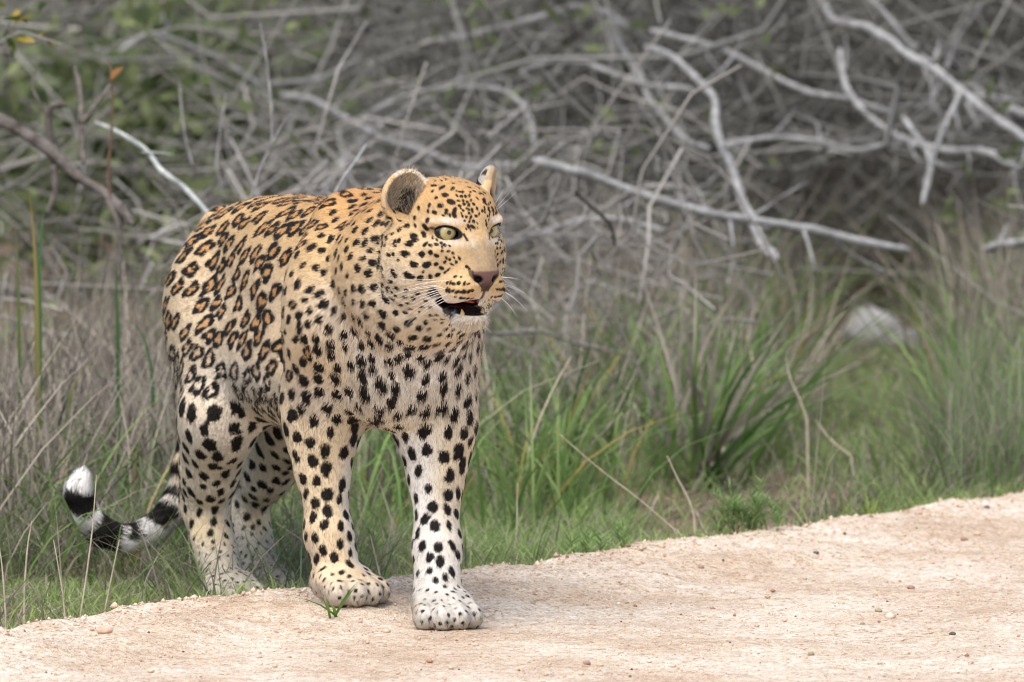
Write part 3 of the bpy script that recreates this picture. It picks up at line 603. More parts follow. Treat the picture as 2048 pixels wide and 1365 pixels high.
def head_parts(add, rnd):
    """add(name, mesh, material)"""
    for s in (-1, 1): add('eye', eyeball(s), 'eye')
    # tongue: a flattened tube lying on the mouth floor
    t = np.linspace(0, 1, 12); x = -44 + 66 * t; z = -116 + 5 * np.sin(t * 2.6) - 2 * t; w = 17 * np.sqrt(np.clip(1 - (np.clip(t - .35, 0, 1) / .66)**2.2, .02, 1)); h = 5.5 * np.clip(w / 17, .15, 1)
    th = np.linspace(0, 2 * math.pi, 16, endpoint=False)
    P = np.stack([x[:, None] + 0 * th[None], w[:, None] * np.cos(th)[None], z[:, None] + h[:, None] * np.sin(th)[None] - 1.5 * np.exp(-(np.cos(th)[None] / .25)**2) * (np.sin(th)[None] > 0)], -1)
    add('tongue', grid_mesh('tongue', hw(P.reshape(-1, 3)).reshape(P.shape)), 'tongue')
    for y in (-19, 16):          # lower canines
        t = np.linspace(0, 1, 8); c = np.stack([14 + 3 * t - 3 * t * t, y + np.sign(y) * 2.0 * t, -138 + 12 * t], -1); add('tooth', tube('tooth', hw(c), (.0042 * (1 - t**1.6) + .0006), 8), 'tooth')
    # whiskers
    def whisker(p, d, L, droop, r):
        t = np.linspace(0, 1, 10); p = np.array(p, float); d = np.array(d, float); d /= np.linalg.norm(d)
        c = p + d * (L * t)[:, None] + np.array([-.35, 0, -1.]) * (droop * t * t)[:, None]; add('whisker', tube('whisker', hw(c), r * (1 - .85 * t) / 1000, 5), 'whisker')
    for s in (-1, 1):
        for row, z in enumerate((-80, -88, -96, -103)):
            for k in range(4 if row < 3 else 3):
                x = 27 - 11 * k - row; y = s * (34 + 5 * k + 2 * row - (0 if row < 3 else 4))
                whisker((x, y, z), (-.35 - .16 * k + rnd.uniform(-.1, .1), s * 1.0, .10 - .17 * row + rnd.uniform(-.08, .08)), rnd.uniform(55, 105), rnd.uniform(6, 24), .42)
        for k in range(3):
            whisker((-2 - 6 * k, s * (40 + 7 * k), 26), (.15, s * (.5 + .3 * k), .8), rnd.uniform(45, 65), -4, .28)
        for k in range(5):
            whisker((4 - 7 * k, s * (20 + 2 * k), -150), (.35, s * .6, -.5), rnd.uniform(14, 26), 4, .22)

# ================= ground =================
rng = np.random.RandomState(11)
def fbm(P, f, oct=4, seed=0):
    o = 0; a = 1; tot = 0
    for k in range(oct): o = o + a * (vnoise(P * (f * 2**k) + 17.3 * k, 1, seed + k) - .5); tot += a; a *= .55
    return o / tot
def p3(X, Y): return np.stack([X, Y, np.zeros_like(X)], -1)
EDGE = np.array([(-9, -13.), (-4, -5.4), (-2, -2.2), (-.83, -.53), (-.60, -.20), (-.434, .04), (-.22, .20), (0, .44), (.30, .88), (.55, 1.20), (.93, 1.85), (2, 3.6), (5, 8.5), (12, 20), (40, 66)])
def edge_e(X, Y):
    """signed distance-like value: > 0 on the verge, < 0 on the road"""
    e = Y - np.interp(X, EDGE[:, 0], EDGE[:, 1]); sh = X.shape
    q = p3(X.ravel(), Y.ravel()); return e + (.10 * fbm(q, 2.2, 3, 5)).reshape(sh) + (.05 * fbm(q, 14, 2, 9)).reshape(sh)
def road_z(X, Y):
    e = edge_e(X, Y); q = p3(X.ravel(), Y.ravel()); sh = X.shape
    z = .024 * sm(-.66, -.34, e) * sm(1.2, .2, X) + .006 * fbm(q, 3, 3, 31).reshape(sh) * sm(.0, -.6, e)
    z = z - .085 * sm(-.06, .30, e)
    rough = sm(-.9, -.1, e)
    z = z + (.010 + .020 * rough) * fbm(q, 9, 3, 33).reshape(sh) + (.004 + .008 * rough) * fbm(q, 45, 3, 35).reshape(sh)
    return z
def verge_z(X, Y):
    e = edge_e(X, Y); q = p3(X.ravel(), Y.ravel()); sh = X.shape
    return -.012 - .034 * sm(.02, .45, e) - .06 * sm(.10, -.12, e) + .05 * fbm(q, 1.3, 3, 41).reshape(sh) * sm(.5, 2.5, e) + .012 * fbm(q, 18, 3, 43).reshape(sh)
def ground_z(X, Y):
    X = np.atleast_1d(np.asarray(X, float)); Y = np.atleast_1d(np.asarray(Y, float)); return np.maximum(road_z(X, Y), verge_z(X, Y))
def sheet(name, xs, ys, zf):
    X, Y = np.meshgrid(xs, ys, indexing='ij'); Z = zf(X, Y); n, m = X.shape
    i, j = np.meshgrid(np.arange(n - 1), np.arange(m - 1), indexing='ij'); a = i * m + j
    me = np_mesh(name, np.stack([X, Y, Z], -1).reshape(-1, 3), np.stack([a, a + m, a + m + 1, a + 1], -1).reshape(-1, 4))
    me.polygons.foreach_set('use_smooth', np.ones(len(me.polygons), bool)); return me
def axis(a, b, c, d, fine, coarse):
    l = np.arange(a, b, coarse); m = np.arange(b, c, fine); r = np.arange(c, d, coarse); return np.concatenate([l, m, r, [d]])

def sand_material():
    m = bpy.data.materials.new('sand'); m.use_nodes = True; t = m.node_tree; L = t.links.new; b = t.nodes['Principled BSDF']; b.inputs['Roughness'].default_value = .9; b.inputs['Specular IOR Level'].default_value = .15
    tc = t.nodes.new('ShaderNodeTexCoord')
    def tex(kind, scale, **k):
        n = t.nodes.new(kind); n.inputs['Scale'].default_value = scale; L(tc.outputs['Object'], n.inputs['Vector'])
        for a, v in k.items(): n.inputs[a].default_value = v
        return n
    def ramp(src, *st):
        r = t.nodes.new('ShaderNodeValToRGB'); e = r.color_ramp.elements
        while len(e) < len(st): e.new(.5)
        for x, (p, c) in zip(e, st): x.position = p; x.color = (*c, 1)
        L(src, r.inputs['Fac']); return r.outputs['Color']
    def mix(a, c, f, mode='MIX'):
        x = t.nodes.new('ShaderNodeMix'); x.data_type = 'RGBA'; x.blend_type = mode
        if isinstance(f, float): x.inputs[0].default_value = f
        else: L(f, x.inputs[0])
        L(a, x.inputs[6]); L(c, x.inputs[7]); return x.outputs[2]
    v1 = tex('ShaderNodeTexVoronoi', 260.0); v2 = tex('ShaderNodeTexVoronoi', 120.0); n1 = tex('ShaderNodeTexNoise', 3.0, Detail=7.0); n2 = tex('ShaderNodeTexNoise', 24.0, Detail=6.0)
    sep = t.nodes.new('ShaderNodeSeparateColor'); L(v1.outputs['Color'], sep.inputs['Color'])
    sep2 = t.nodes.new('ShaderNodeSeparateColor'); L(v2.outputs['Color'], sep2.inputs['Color'])
    grains = ramp(sep.outputs[0], (0, (.22, .14, .09)), (.14, (.47, .355, .255)), (.42, (.69, .57, .445)), (.8, (.80, .70, .57)), (1, (.90, .84, .74)))
    coarse = ramp(sep2.outputs[0], (0, (.34, .20, .115)), (.10, (.60, .46, .345)), (.5, (.76, .64, .505)), (1, (.86, .79, .69)))
    c = mix(grains, coarse, .45)
    c = mix(c, ramp(n1.outputs['Fac'], (.36, (.78, .70, .63)), (.60, (1, 1, 1))), 1.0, 'MULTIPLY')
    c = mix(c, ramp(n2.outputs['Fac'], (.30, (.82, .78, .74)), (.6, (1.0, 1.0, 1.0))), .8, 'MULTIPLY')
    L(c, b.inputs['Base Color'])
    bp = t.nodes.new('ShaderNodeBump'); bp.inputs['Strength'].default_value = .8; bp.inputs['Distance'].default_value = .004; L(v1.outputs['Distance'], bp.inputs['Height'])
    bp2 = t.nodes.new('ShaderNodeBump'); bp2.inputs['Strength'].default_value = .7; bp2.inputs['Distance'].default_value = .006; L(n2.outputs['Fac'], bp2.inputs['Height']); L(bp2.outputs['Normal'], bp.inputs['Normal'])
    L(bp.outputs['Normal'], b.inputs['Normal']); MAT['sand'] = m
sand_material()
material('soil', noise=(9, (1, 1, 1), (.045, .034, .026), (.27, .18, .125)), rough=.95, bump=(.6, .02), spec=.1)
gx = np.unique(np.concatenate([-np.geomspace(1.6, 120, 40)[::-1], np.arange(-1.6, 1.9, .03), np.geomspace(1.9, 120, 40)])); gy = np.unique(np.concatenate([-np.geomspace(2, 26, 20)[::-1], np.arange(-2, 5, .03), np.geomspace(5, 260, 60)]))
tag(obj('ground', sheet('ground', gx, gy, verge_z), 'soil'), kind='structure')
rx = np.unique(np.concatenate([np.arange(-9, -3, .25), np.arange(-3, -1.1, .04), np.arange(-1.1, 1.3, .012), np.arange(1.3, 4, .04), np.arange(4, 12.1, .25)])); ry = np.unique(np.concatenate([np.arange(-14, -4, .25), np.arange(-4, -1.2, .04), np.arange(-1.2, 2.3, .012), np.arange(2.3, 8, .05), np.arange(8, 22, .3)]))
tag(obj('sand_road', sheet('sand_road', rx, ry, road_z), 'sand'), kind='structure')

# ================= grass =================
def blades(root, h, w, lean, az, curl, c0, c1, seg=3, twist=None, kink=None):
    """ribbon blades; lean/curl: sideways reach as a share of the height; returns verts, faces, colours"""
    n = len(root); t = np.linspace(0, 1, seg + 1); d = np.stack([np.cos(az), np.sin(az), 0 * az], -1)
    tw = (rng.rand(n) * math.pi if twist is None else twist); s = np.stack([np.cos(tw), np.sin(tw), 0 * tw], -1)
    V = []; C = []
    for k, tk in enumerate(t):
        reach = h * (lean * tk + curl * tk**2.4); up = h * (tk - .55 * np.maximum(curl, 0) * tk**2.6)
        p = root + d * reach[:, None] + np.array([0, 0, 1.]) * up[:, None]
        if kink is not None: p = p + kink[0] * (tk * h)[:, None] * np.sin(tk * 5 + kink[1])[:, None]
        ww = w * (1 - tk**1.7) * (.75 + .5 * tk * (tk < .7)); c = c0 + (c1 - c0) * tk  # most callers pass darker root colours: shade towards the ground painted in
        if k < seg: V += [p - s * ww[:, None] / 2, p + s * ww[:, None] / 2]; C += [c, c]
        else: V.append(p); C.append(c)
    m = 2 * seg + 1; V = np.stack(V, 1); C = np.stack(C, 1); o = np.arange(n)[:, None] * m; F = []
    for k in range(seg - 1): b = 2 * k; F += [o + [b, b + 1, b + 3], o + [b, b + 3, b + 2]]
    b = 2 * (seg - 1); F.append(o + [b, b + 1, b + 2])
    return V.reshape(-1, 3), np.concatenate(F), C.reshape(-1, 3)
def blade_mesh(name, parts):
    V = []; F = []; C = []; k = 0
    for v, f, c in parts: V.append(v); F.append(f + k); C.append(c); k += len(v)
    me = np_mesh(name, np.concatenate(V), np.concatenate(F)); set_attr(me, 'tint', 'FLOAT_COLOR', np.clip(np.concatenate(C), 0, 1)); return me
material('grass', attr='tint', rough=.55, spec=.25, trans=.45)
material('straw', attr='tint', rough=.75, spec=.15, trans=.12)
def pxx(X, Y): return 1024 + X / ((19 + Y) * TPX)
def op(X, Y): return 1 - np.exp(-((pxx(X, Y) - 1745) / 150)**4) * sm(1.3, 1.8, Y) * sm(6.4, 6.0, Y)      # low grass before the white rock
def scatter(n, ylo, yhi, dens, pad=1.0, low=False):
    """points on the verge inside a widened view wedge; dens(X, Y, e) -> keep probability"""
    out = []; tot = 0
    while tot < n:
        Y = ylo + (yhi - ylo) * rng.rand(n * 2); half = (19 + Y) * 1024 * TPX * pad + .55; X = (rng.rand(n * 2) * 2 - 1) * half
        e = edge_e(X, Y); k = rng.rand(n * 2) < dens(X, Y, e) * (1 if low else .03 + .97 * op(X, Y)); out.append(np.stack([X[k], Y[k]], -1)); tot += k.sum()
    return np.concatenate(out)[:n]
def roots(P): return np.c_[P, ground_z(P[:, 0], P[:, 1]) - .004]
def hue(n, a, b, j=.25):
    t = rng.rand(n)[:, None]; c = np.array(a) * (1 - t) + np.array(b) * t; return c * rng.uniform(1 - j, 1 + j, (n, 1))
def clump(P, f, seed): return vnoise(np.c_[P, 0 * P[:, 0]], f, seed)
G1, G2, G3 = (.19, .29, .075), (.33, .43, .15), (.25, .33, .15)
D1, D2, D3 = (.15, .125, .10), (.48, .42, .34), (.36, .325, .28)
# keep the verge open around the paws of the leopard and the bare patch of soil at the right
def bare(X, Y):
    u, v = pxx(X, Y), Y; b = np.exp(-((u - 1480) / 260)**2 - ((v - 2.0) / .7)**2); return np.clip(1.8 * b * (.5 + vnoise(p3(X, Y), 6, 59)), 0, 1)
def d_short(X, Y, e):
    u = pxx(X, Y); lim = 1.5 + .5 * sm(900, 1300, u); return sm(.0, .10, e) * sm(lim + .9, lim * .6, e) * (1 - .93 * bare(X, Y)) * (.30 + .9 * sm(.35, .6, vnoise(p3(X, Y), 3.2, 51)))
P = scatter(50000, -1.0, 4.0, d_short, low=True); n = len(P); e = edge_e(P[:, 0], P[:, 1]); c = hue(n, G1, G2); dry = rng.rand(n) < .26; c[dry] = hue(dry.sum(), D1, D2)
h = rng.uniform(.025, .085, n) * (1 - .45 * sm(430, 330, pxx(P[:, 0], P[:, 1])) * sm(1.0, .7, P[:, 1])) * (.55 + .9 * clump(P, 2.6, 52)) * (.55 + .6 * sm(0, .5, e)); 
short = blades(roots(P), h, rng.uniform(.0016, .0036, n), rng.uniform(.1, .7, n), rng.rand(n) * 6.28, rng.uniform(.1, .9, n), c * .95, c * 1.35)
# low grass in the open patch before the white rock
P = scatter(4200, 1.3, 6.6, lambda X, Y, e: (1 - op(X, Y)) * sm(.05, .3, e) * (1 - .8 * bare(X, Y)), low=True); n = len(P); c = hue(n, G1, G2); dry = rng.rand(n) < .4; c[dry] = hue(dry.sum(), D1, D2)
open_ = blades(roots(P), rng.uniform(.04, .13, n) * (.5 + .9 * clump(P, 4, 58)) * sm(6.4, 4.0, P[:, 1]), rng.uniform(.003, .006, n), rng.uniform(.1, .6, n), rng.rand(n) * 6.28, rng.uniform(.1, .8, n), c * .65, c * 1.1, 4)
# taller soft green grass
def d_mid(X, Y, e):
    u = pxx(X, Y); return op(X, Y) * sm(.12, .5, e) * sm(3.2, 1.6, e) * (1 - .8 * sm(420, 300, u) * sm(1.4, 1.0, e)) * (1 - .97 * bare(X, Y)) * (.12 + .9 * sm(.45, .68, vnoise(p3(X, Y), 1.9, 53))) * (.6 + .4 * sm(1000, 1500, u))
P = scatter(9800, -.8, 4.5, d_mid); n = len(P); c = hue(n, G1, G3); dry = rng.rand(n) < .5; c[dry] = hue(dry.sum(), D1, D2)
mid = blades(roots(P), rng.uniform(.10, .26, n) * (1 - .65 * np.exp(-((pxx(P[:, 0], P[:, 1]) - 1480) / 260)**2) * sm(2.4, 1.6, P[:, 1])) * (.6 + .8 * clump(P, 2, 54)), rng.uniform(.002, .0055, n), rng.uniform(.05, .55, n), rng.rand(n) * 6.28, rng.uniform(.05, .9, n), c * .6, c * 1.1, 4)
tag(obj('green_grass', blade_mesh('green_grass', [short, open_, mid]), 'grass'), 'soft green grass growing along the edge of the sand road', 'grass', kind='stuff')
# grey dry stalks, a dense tangle behind the leopard and to the left
def d_dry(X, Y, e):
    u = pxx(X, Y); a = sm(1.0, 1.9, e) * sm(5.5, 3.6, e); left = sm(620, 380, u) * sm(1.5, 2.2, e); right = sm(1000, 1250, u) * .55
    return op(X, Y) * a * np.clip(.25 + left + right, 0, 1) * (1 - bare(X, Y)) * (.35 + .65 * sm(.35, .6, vnoise(p3(X, Y), 1.7, 55)))
P = scatter(11500, 0, 6.5, d_dry); n = len(P); c = hue(n, D1, D2, .35); 
dry1 = blades(roots(P), rng.uniform(.14, .50, n) * (.6 + .7 * clump(P, 1.5, 56)), rng.uniform(.0028, .0070, n), rng.normal(0, .6, n), rng.rand(n) * 6.28, rng.uniform(-.2, .6, n), c * .7, c, 4, kink=(rng.normal(0, .05, (n, 3)), rng.rand(n) * 6))
# fallen litter and broken stems close to the ground
P = scatter(14000, -.5, 6, lambda X, Y, e: sm(.05, .8, e) * (.25 + .75 * sm(.4, 1.6, e)), low=True); n = len(P); c = hue(n, (.13, .105, .08), D2, .3)
lit = blades(roots(P) + [0, 0, .006], rng.uniform(.012, .05, n), rng.uniform(.002, .004, n), rng.uniform(2, 6, n) * rng.choice([-1, 1], n), rng.rand(n) * 6.28, rng.uniform(-.1, .2, n), c, c * .9, 2)
tag(obj('dry_grass', blade_mesh('dry_grass', [dry1, lit]), 'straw'), 'tangle of grey dry grass stalks and fallen litter behind the verge', 'dry grass', kind='stuff')
# broader green blades mixed through the dry stalks
def d_broad(X, Y, e):
    u = pxx(X, Y); return op(X, Y) * sm(.5, 1.2, e) * sm(6.5, 4.0, e) * (.15 + .85 * sm(.5, .7, vnoise(p3(X, Y), 1.5, 57))) * (.35 + .65 * sm(900, 1150, u)) * (1 - bare(X, Y))
P = scatter(4800, 0, 7.5, d_broad); n = len(P); c = hue(n, (.13, .24, .06), (.30, .40, .13)); yl = rng.rand(n) < .06; c[yl] = hue(yl.sum(), (.38, .30, .06), (.45, .33, .10))
br = blades(roots(P), rng.uniform(.14, .40, n), rng.uniform(.004, .010, n), rng.uniform(.0, .45, n), rng.rand(n) * 6.28, rng.uniform(.1, .9, n), c * .7, c * 1.1, 5)
# fine grey-green grass standing at the right edge of the picture
def d_right(X, Y, e): return op(X, Y) * sm(1560, 1860, pxx(X, Y)) * sm(.05, .3, e) * sm(2.6, 1.5, e)
P = scatter(4800, .3, 5.2, d_right); n = len(P); c = hue(n, (.18, .27, .11), (.34, .39, .21)); dry = rng.rand(n) < .45; c[dry] = hue(dry.sum(), D1, D2)
rt = blades(roots(P), rng.uniform(.10, .36, n), rng.uniform(.0018, .0042, n), rng.normal(0, .28, n), rng.rand(n) * 6.28, rng.uniform(.0, .5, n), c * .7, c * 1.1, 4)
tag(obj('tall_grass', blade_mesh('tall_grass', [br, rt]), 'grass'), 'taller broad and fine green grass among the dry stalks and at the right', 'tall grass', kind='stuff')

# ================= twig thicket =================
def twigs(n, ylo, yhi, h0, h1, r0, r1, cols, seg=5, length=(.3, 1.3), keep=None):
    Y = ylo + (yhi - ylo) * rng.rand(n); half = (19 + Y) * 1024 * TPX * 1.12 + 1.0; X = (rng.rand(n) * 2 - 1) * half
    z = ground_z(X, Y) + h0 + (h1 - h0) * rng.rand(n)**1.15
    if keep is not None: k = rng.rand(n) < keep(X, Y, z); X, Y, z = X[k], Y[k], z[k]; n = len(X)
    az = rng.rand(n) * 6.283; el = rng.normal(.1, .5, n); L = rng.uniform(*length, n)
    d = np.stack([np.cos(az) * np.cos(el), np.sin(az) * np.cos(el), np.sin(el)], -1); bend = rng.normal(0, .5, (n, 3)); bend[:, 2] -= .15
    t = np.linspace(-.5, .5, seg + 1); r = np.exp(rng.uniform(math.log(r0), math.log(r1), n)); th = np.arange(3) * 2.094
    u = np.cross(d, [.2, .1, 1.]); u /= np.linalg.norm(u, axis=1)[:, None]; v = np.cross(d, u); V = []
    ph = rng.rand(n, 3) * 6
    for tk in t:
        p = np.stack([X, Y, z], -1) + d * (L * tk)[:, None] + bend * (L * (tk * tk - .08) * 1.3)[:, None] + .05 * L[:, None] * np.sin(tk * 9 + ph)
        rr = r * (1.05 - .75 * (tk + .5))
        for a in th: V.append(p + rr[:, None] * (math.cos(a) * u + math.sin(a) * v))
    V = np.stack(V, 1); k = (V[:, :, 2].min(1) > -.06) & ~((op(V[..., 0], V[..., 1]) < .5) & (V[..., 2] < .36) & (V[..., 1] < 5.9)).any(1); V = V[k]; n = len(V); o = np.arange(n)[:, None] * V.shape[1]; F = []
    for s in range(seg):
        for a in range(3): b = (a + 1) % 3; F.append(o + [s * 3 + a, s * 3 + b, s * 3 + 3 + b, s * 3 + 3 + a])
    c = np.repeat(hue(n, *cols, .35), V.shape[1], 0); return V.reshape(-1, 3), np.concatenate(F), c
material('twig', attr='tint', rough=.85, spec=.15)
def k_th(X, Y, z):
    u = pxx(X, Y); return op(X, Y) * (.16 + .84 * sm(420, 900, u)) * (1 - .6 * sm(.55, 1.1, z) * sm(1150, 700, u))
t1 = twigs(15500, 5.2, 10, .0, 1.3, .002, .006, ((.14, .135, .118), (.33, .32, .29)), keep=k_th)
t2 = twigs(1800, 2.8, 5.2, .0, .55, .0018, .005, ((.20, .185, .165), (.36, .34, .31)), length=(.2, .8), keep=lambda X, Y, z: (.3 + .7 * sm(300, 700, pxx(X, Y))) * op(X, Y) * op(X + .25, Y) * op(X - .25, Y))
t3 = twigs(150, 5.2, 8.5, .05, 1.2, .007, .013, ((.12, .117, .105), (.26, .255, .235)), seg=7, length=(.6, 1.8), keep=k_th)
me = blade_mesh('twig_thicket', [t1, t2, t3]); tag(obj('twig_thicket', me, 'twig'), 'grey tangle of fine dead twigs filling the background', 'thicket', kind='stuff')

# small green leaves scattered through the thicket
n = 7500; Yl = rng.uniform(4.2, 9.5, n); Xl = (rng.rand(n) * 2 - 1) * ((19 + Yl) * 1024 * TPX * 1.08); zl = rng.rand(n) * 1.35; zl[op(Xl, Yl) < .6] = 1.3; C = np.stack([Xl, Yl, zl], -1); k = vnoise(C, 2.1, 61) + .25 * sm(900, 300, pxx(Xl, Yl)) > .56; C = C[k]; n = len(C)
a = rng.normal(0, 1, (n, 3)); a /= np.linalg.norm(a, axis=1)[:, None]; b = np.cross(a, rng.normal(0, 1, (n, 3))); b /= np.linalg.norm(b, axis=1)[:, None]; s = rng.uniform(.015, .035, n)[:, None]
me = np_mesh('thicket_leaves', np.stack([C - a * s, C + b * s * .45, C + a * s, C - b * s * .45], 1).reshape(-1, 3), np.arange(n * 4).reshape(-1, 4)); set_attr(me, 'tint', 'FLOAT_COLOR', np.repeat(hue(n, (.12, .15, .06), (.27, .31, .13), .3), 4, 0))
tag(obj('thicket_leaves', me, 'grass'), 'small green leaves scattered through the grey thicket', 'leaves', kind='stuff')

# ================= dead branches =================
material('pale_bark', noise=(30, (1, 1, 1), (.17, .167, .158), (.42, .415, .40)), rough=.85, spec=.15, bump=(.5, .01))
material('grey_bark', noise=(30, (1, 1, 1), (.17, .167, .158), (.40, .395, .38)), rough=.85, spec=.15, bump=(.5, .01))
material('mid_bark', noise=(30, (1, 1, 1), (.10, .095, .088), (.27, .26, .24)), rough=.85, spec=.15, bump=(.5, .01))
material('dark_bark', noise=(35, (1, 1, 1), (.055, .045, .038), (.22, .195, .17)), rough=.9, spec=.15, bump=(.6, .012))
material('lichen_bark', noise=(22, (1, 1, 1), (.20, .20, .185), (.55, .57, .53)), rough=.85, spec=.15, bump=(.5, .008))
material('red_bark', noise=(40, (1, 1, 1), (.07, .04, .028), (.16, .09, .055)), rough=.7, spec=.2)
def spline(pts, n):
    P = np.array(pts, float); L = np.r_[0, np.cumsum(np.linalg.norm(np.diff(P[:, :3], axis=0), axis=1))]; t = np.linspace(0, L[-1], n)
    Q = np.stack([np.interp(t, L, P[:, k]) for k in range(P.shape[1])], -1)
    for _ in range(max(1, n // 14)):
        Q[1:-1] = .25 * Q[:-2] + .5 * Q[1:-1] + .25 * Q[2:]
    return Q
def branch_mesh(name, pts, r0, r1, seg=8, jit=.35, closed=True):
    """pts: photograph column, row and depth (Y) of the centre line; radii in photograph pixels"""
    W3 = np.array([at(*p) for p in pts]); n = max(10, int(np.linalg.norm(np.diff(W3, axis=0), axis=1).sum() / .018)); Q = spline(W3, n); s = 19.0 * TPX * (1 + np.mean([p[2] for p in pts]) / 19)
    t = np.linspace(0, 1, len(Q)); r = (r0 + (r1 - r0) * t) * s * .70; nz = rng.rand(3)
    Q = Q + (np.stack([fbm(Q + 5 * k + nz, 9, 3, 70 + k) for k in range(3)], -1) * r[:, None] * 2.2 * jit * 2)
    r = r * (1 + .6 * fbm(Q + nz, 22, 3, 77) + .5 * np.maximum(0, fbm(Q + nz, 11, 2, 78) - .12)); r[0] *= .55; r[-1] *= .3
    return tube(name, Q, r, seg)
def branch(label, pts, r0, r1, mat='grey_bark', sides=(), group='dead branches lying in the thicket', name='dead_branch'):
    a = at(*pts[0]); b = at(*pts[-1]); e_ = empty(name, a if a[2] < b[2] else b); tag(e_, label, 'branch', group)
    obj('stem', branch_mesh('stem', pts, r0, r1), mat, e_)
    for p, q0, q1 in sides: obj('side_branch', branch_mesh('side_branch', p, q0, q1, 6), mat, e_)
    return e_
def auto_sides(pts, k, length, r):
    out = []
    for _ in range(k):
        i = rng.randint(1, len(pts)); t = rng.rand(); a = np.array(pts[i - 1], float); b = np.array(pts[i], float); p = a + (b - a) * t
        d = b - a; d[2] = 0; d /= max(np.linalg.norm(d), 1e-6); an = rng.choice([-1, 1]) * rng.uniform(.5, 1.2); d = np.array([d[0] * math.cos(an) - d[1] * math.sin(an), d[0] * math.sin(an) + d[1] * math.cos(an)])
        L = length * rng.uniform(.5, 1.3); c = rng.normal(0, .25); q = p.copy(); P = [tuple(p)]
        for s in (1, 2, 3): an = c * s; dd = np.array([d[0] * math.cos(an) - d[1] * math.sin(an), d[0] * math.sin(an) + d[1] * math.cos(an)]); q = q + np.r_[dd * L / 3, rng.normal(0, .06)]; P.append(tuple(q))
        out.append((P, r, r * .35))
    return out
def yy(pts, y0, y1): n = len(pts); return [(a, b, y0 + (y1 - y0) * i / max(1, n - 1)) for i, (a, b) in enumerate(pts)]
BR = [
 ('long pale log lying nearly level to the right of the head', yy([(1065, 322), (1165, 345), (1270, 385), (1430, 435), (1510, 440), (1600, 455), (1700, 480), (1818, 502)], 3.7, 3.9), 14, 12, 'pale_bark', 2, 120),
 ('pale crooked upright branch crossing the long pale log', yy([(1290, 95), (1340, 110), (1385, 150), (1430, 192), (1428, 240), (1440, 285), (1465, 330), (1480, 380), (1500, 430), (1525, 490), (1556, 518)], 4.9, 4.1), 10, 15, 'pale_bark', 3, 130),
 ('pale branch sweeping down to the right edge from the top', yy([(1636, -20), (1660, 45), (1730, 50), (1780, 80), (1810, 112), (1870, 140), (1930, 190), (1990, 240), (2070, 292)], 5.2, 4.6), 14, 13, 'pale_bark', 2, 140),
 ('pale branch curving down and levelling out below the right sweep', yy([(1680, 100), (1690, 170), (1712, 212), (1762, 260), (1830, 290), (1900, 300), (1965, 300), (2036, 335)], 5.0, 4.5), 9, 13, 'pale_bark', 2, 110),
 ('grey branch dropping from the top centre towards the crooked branch', yy([(1222, 40), (1250, 110), (1285, 160), (1297, 195), (1330, 235), (1372, 285), (1420, 300)], 5.5, 4.9), 11, 9, 'pale_bark', 2, 130),
 ('grey branch running level between the crooked and the curving branch', yy([(1440, 292), (1540, 275), (1640, 285), (1720, 302), (1790, 285)], 4.8, 4.9), 9, 8, 'grey_bark', 2, 110),
 ('long grey branch slanting down right across the top right', yy([(1300, 62), (1400, 85), (1470, 110), (1560, 160), (1620, 188), (1700, 195), (1790, 230)], 5.2, 4.9), 11, 8, 'grey_bark', 3, 150),
 ('grey branch arching left of the dropping branch at top centre', yy([(1040, 145), (1100, 122), (1160, 122), (1230, 150), (1300, 175), (1390, 178)], 5.2, 5.0), 9, 8, 'grey_bark', 2, 120),
 ('grey branch bending over along the top edge at centre', yy([(840, 90), (920, 78), (1010, 55), (1090, 35), (1150, 12), (1215, 25), (1260, 60)], 5.5, 5.4), 12, 10, 'grey_bark', 2, 130),
 ('short pale upright fork near the right edge', yy([(1925, 180), (1905, 215), (1885, 260), (1868, 305), (1850, 380)], 4.6, 4.5), 7, 9, 'pale_bark', 1, 70),
 ('low grey branch just right of the muzzle', yy([(1010, 492), (1080, 468), (1160, 440), (1240, 440), (1330, 462)], 4.2, 4.0), 10, 8, 'grey_bark', 2, 90),
 ('pale stub leaning against the long pale log', yy([(1805, 235), (1825, 262), (1850, 295), (1862, 330), (1845, 410)], 4.6, 4.4), 8, 9, 'pale_bark', 0, 60),
 ('pale log end lying in grass at the right edge', yy([(1960, 500), (2010, 485), (2070, 478)], 4.2, 4.0), 13, 13, 'pale_bark', 0, 60),
 ('pale thick branch at the far right edge above the grass', yy([(1935, 170), (1975, 195), (2020, 215), (2075, 245)], 5.4, 5.0), 13, 14, 'pale_bark', 1, 80),
 ('grey branch behind the top of the head', yy([(560, 190), (620, 198), (690, 235), (760, 275), (840, 300), (930, 335), (1040, 330)], 5.4, 4.6), 10, 9, 'grey_bark', 3, 120),
 ('grey branch arching high above the ears', yy([(700, 265), (760, 215), (840, 185), (930, 172), (1010, 180), (1062, 225), (1070, 300)], 5.2, 4.9), 9, 8, 'grey_bark', 3, 120),
 ('grey branch slanting up left of the ears', yy([(640, 395), (700, 300), (760, 250), (830, 210), (880, 195)], 4.8, 5.4), 8, 6, 'grey_bark', 2, 90),
 ('grey branch crossing the upper left towards the centre', yy([(240, 105), (300, 60), (420, 110), (520, 170), (640, 160), (720, 120)], 5.2, 5.5), 8, 7, 'grey_bark', 3, 120),
 ('dark grey branch hanging at the top right corner', yy([(1720, -20), (1780, 40), (1850, 120), (1915, 180), (1960, 260)], 5.3, 5.2), 10, 8, 'grey_bark', 3, 150),
 ('grey branch leaning out of the top right corner', yy([(1985, -20), (1950, 30), (1915, 75), (1890, 140)], 6.0, 5.6), 9, 7, 'grey_bark', 1, 100),
]
for lab, pts, r0, r1, m, k, ln in BR: branch(lab, pts, r0, r1, m, auto_sides(pts, k + 3, ln, min(r0, r1) * .45))
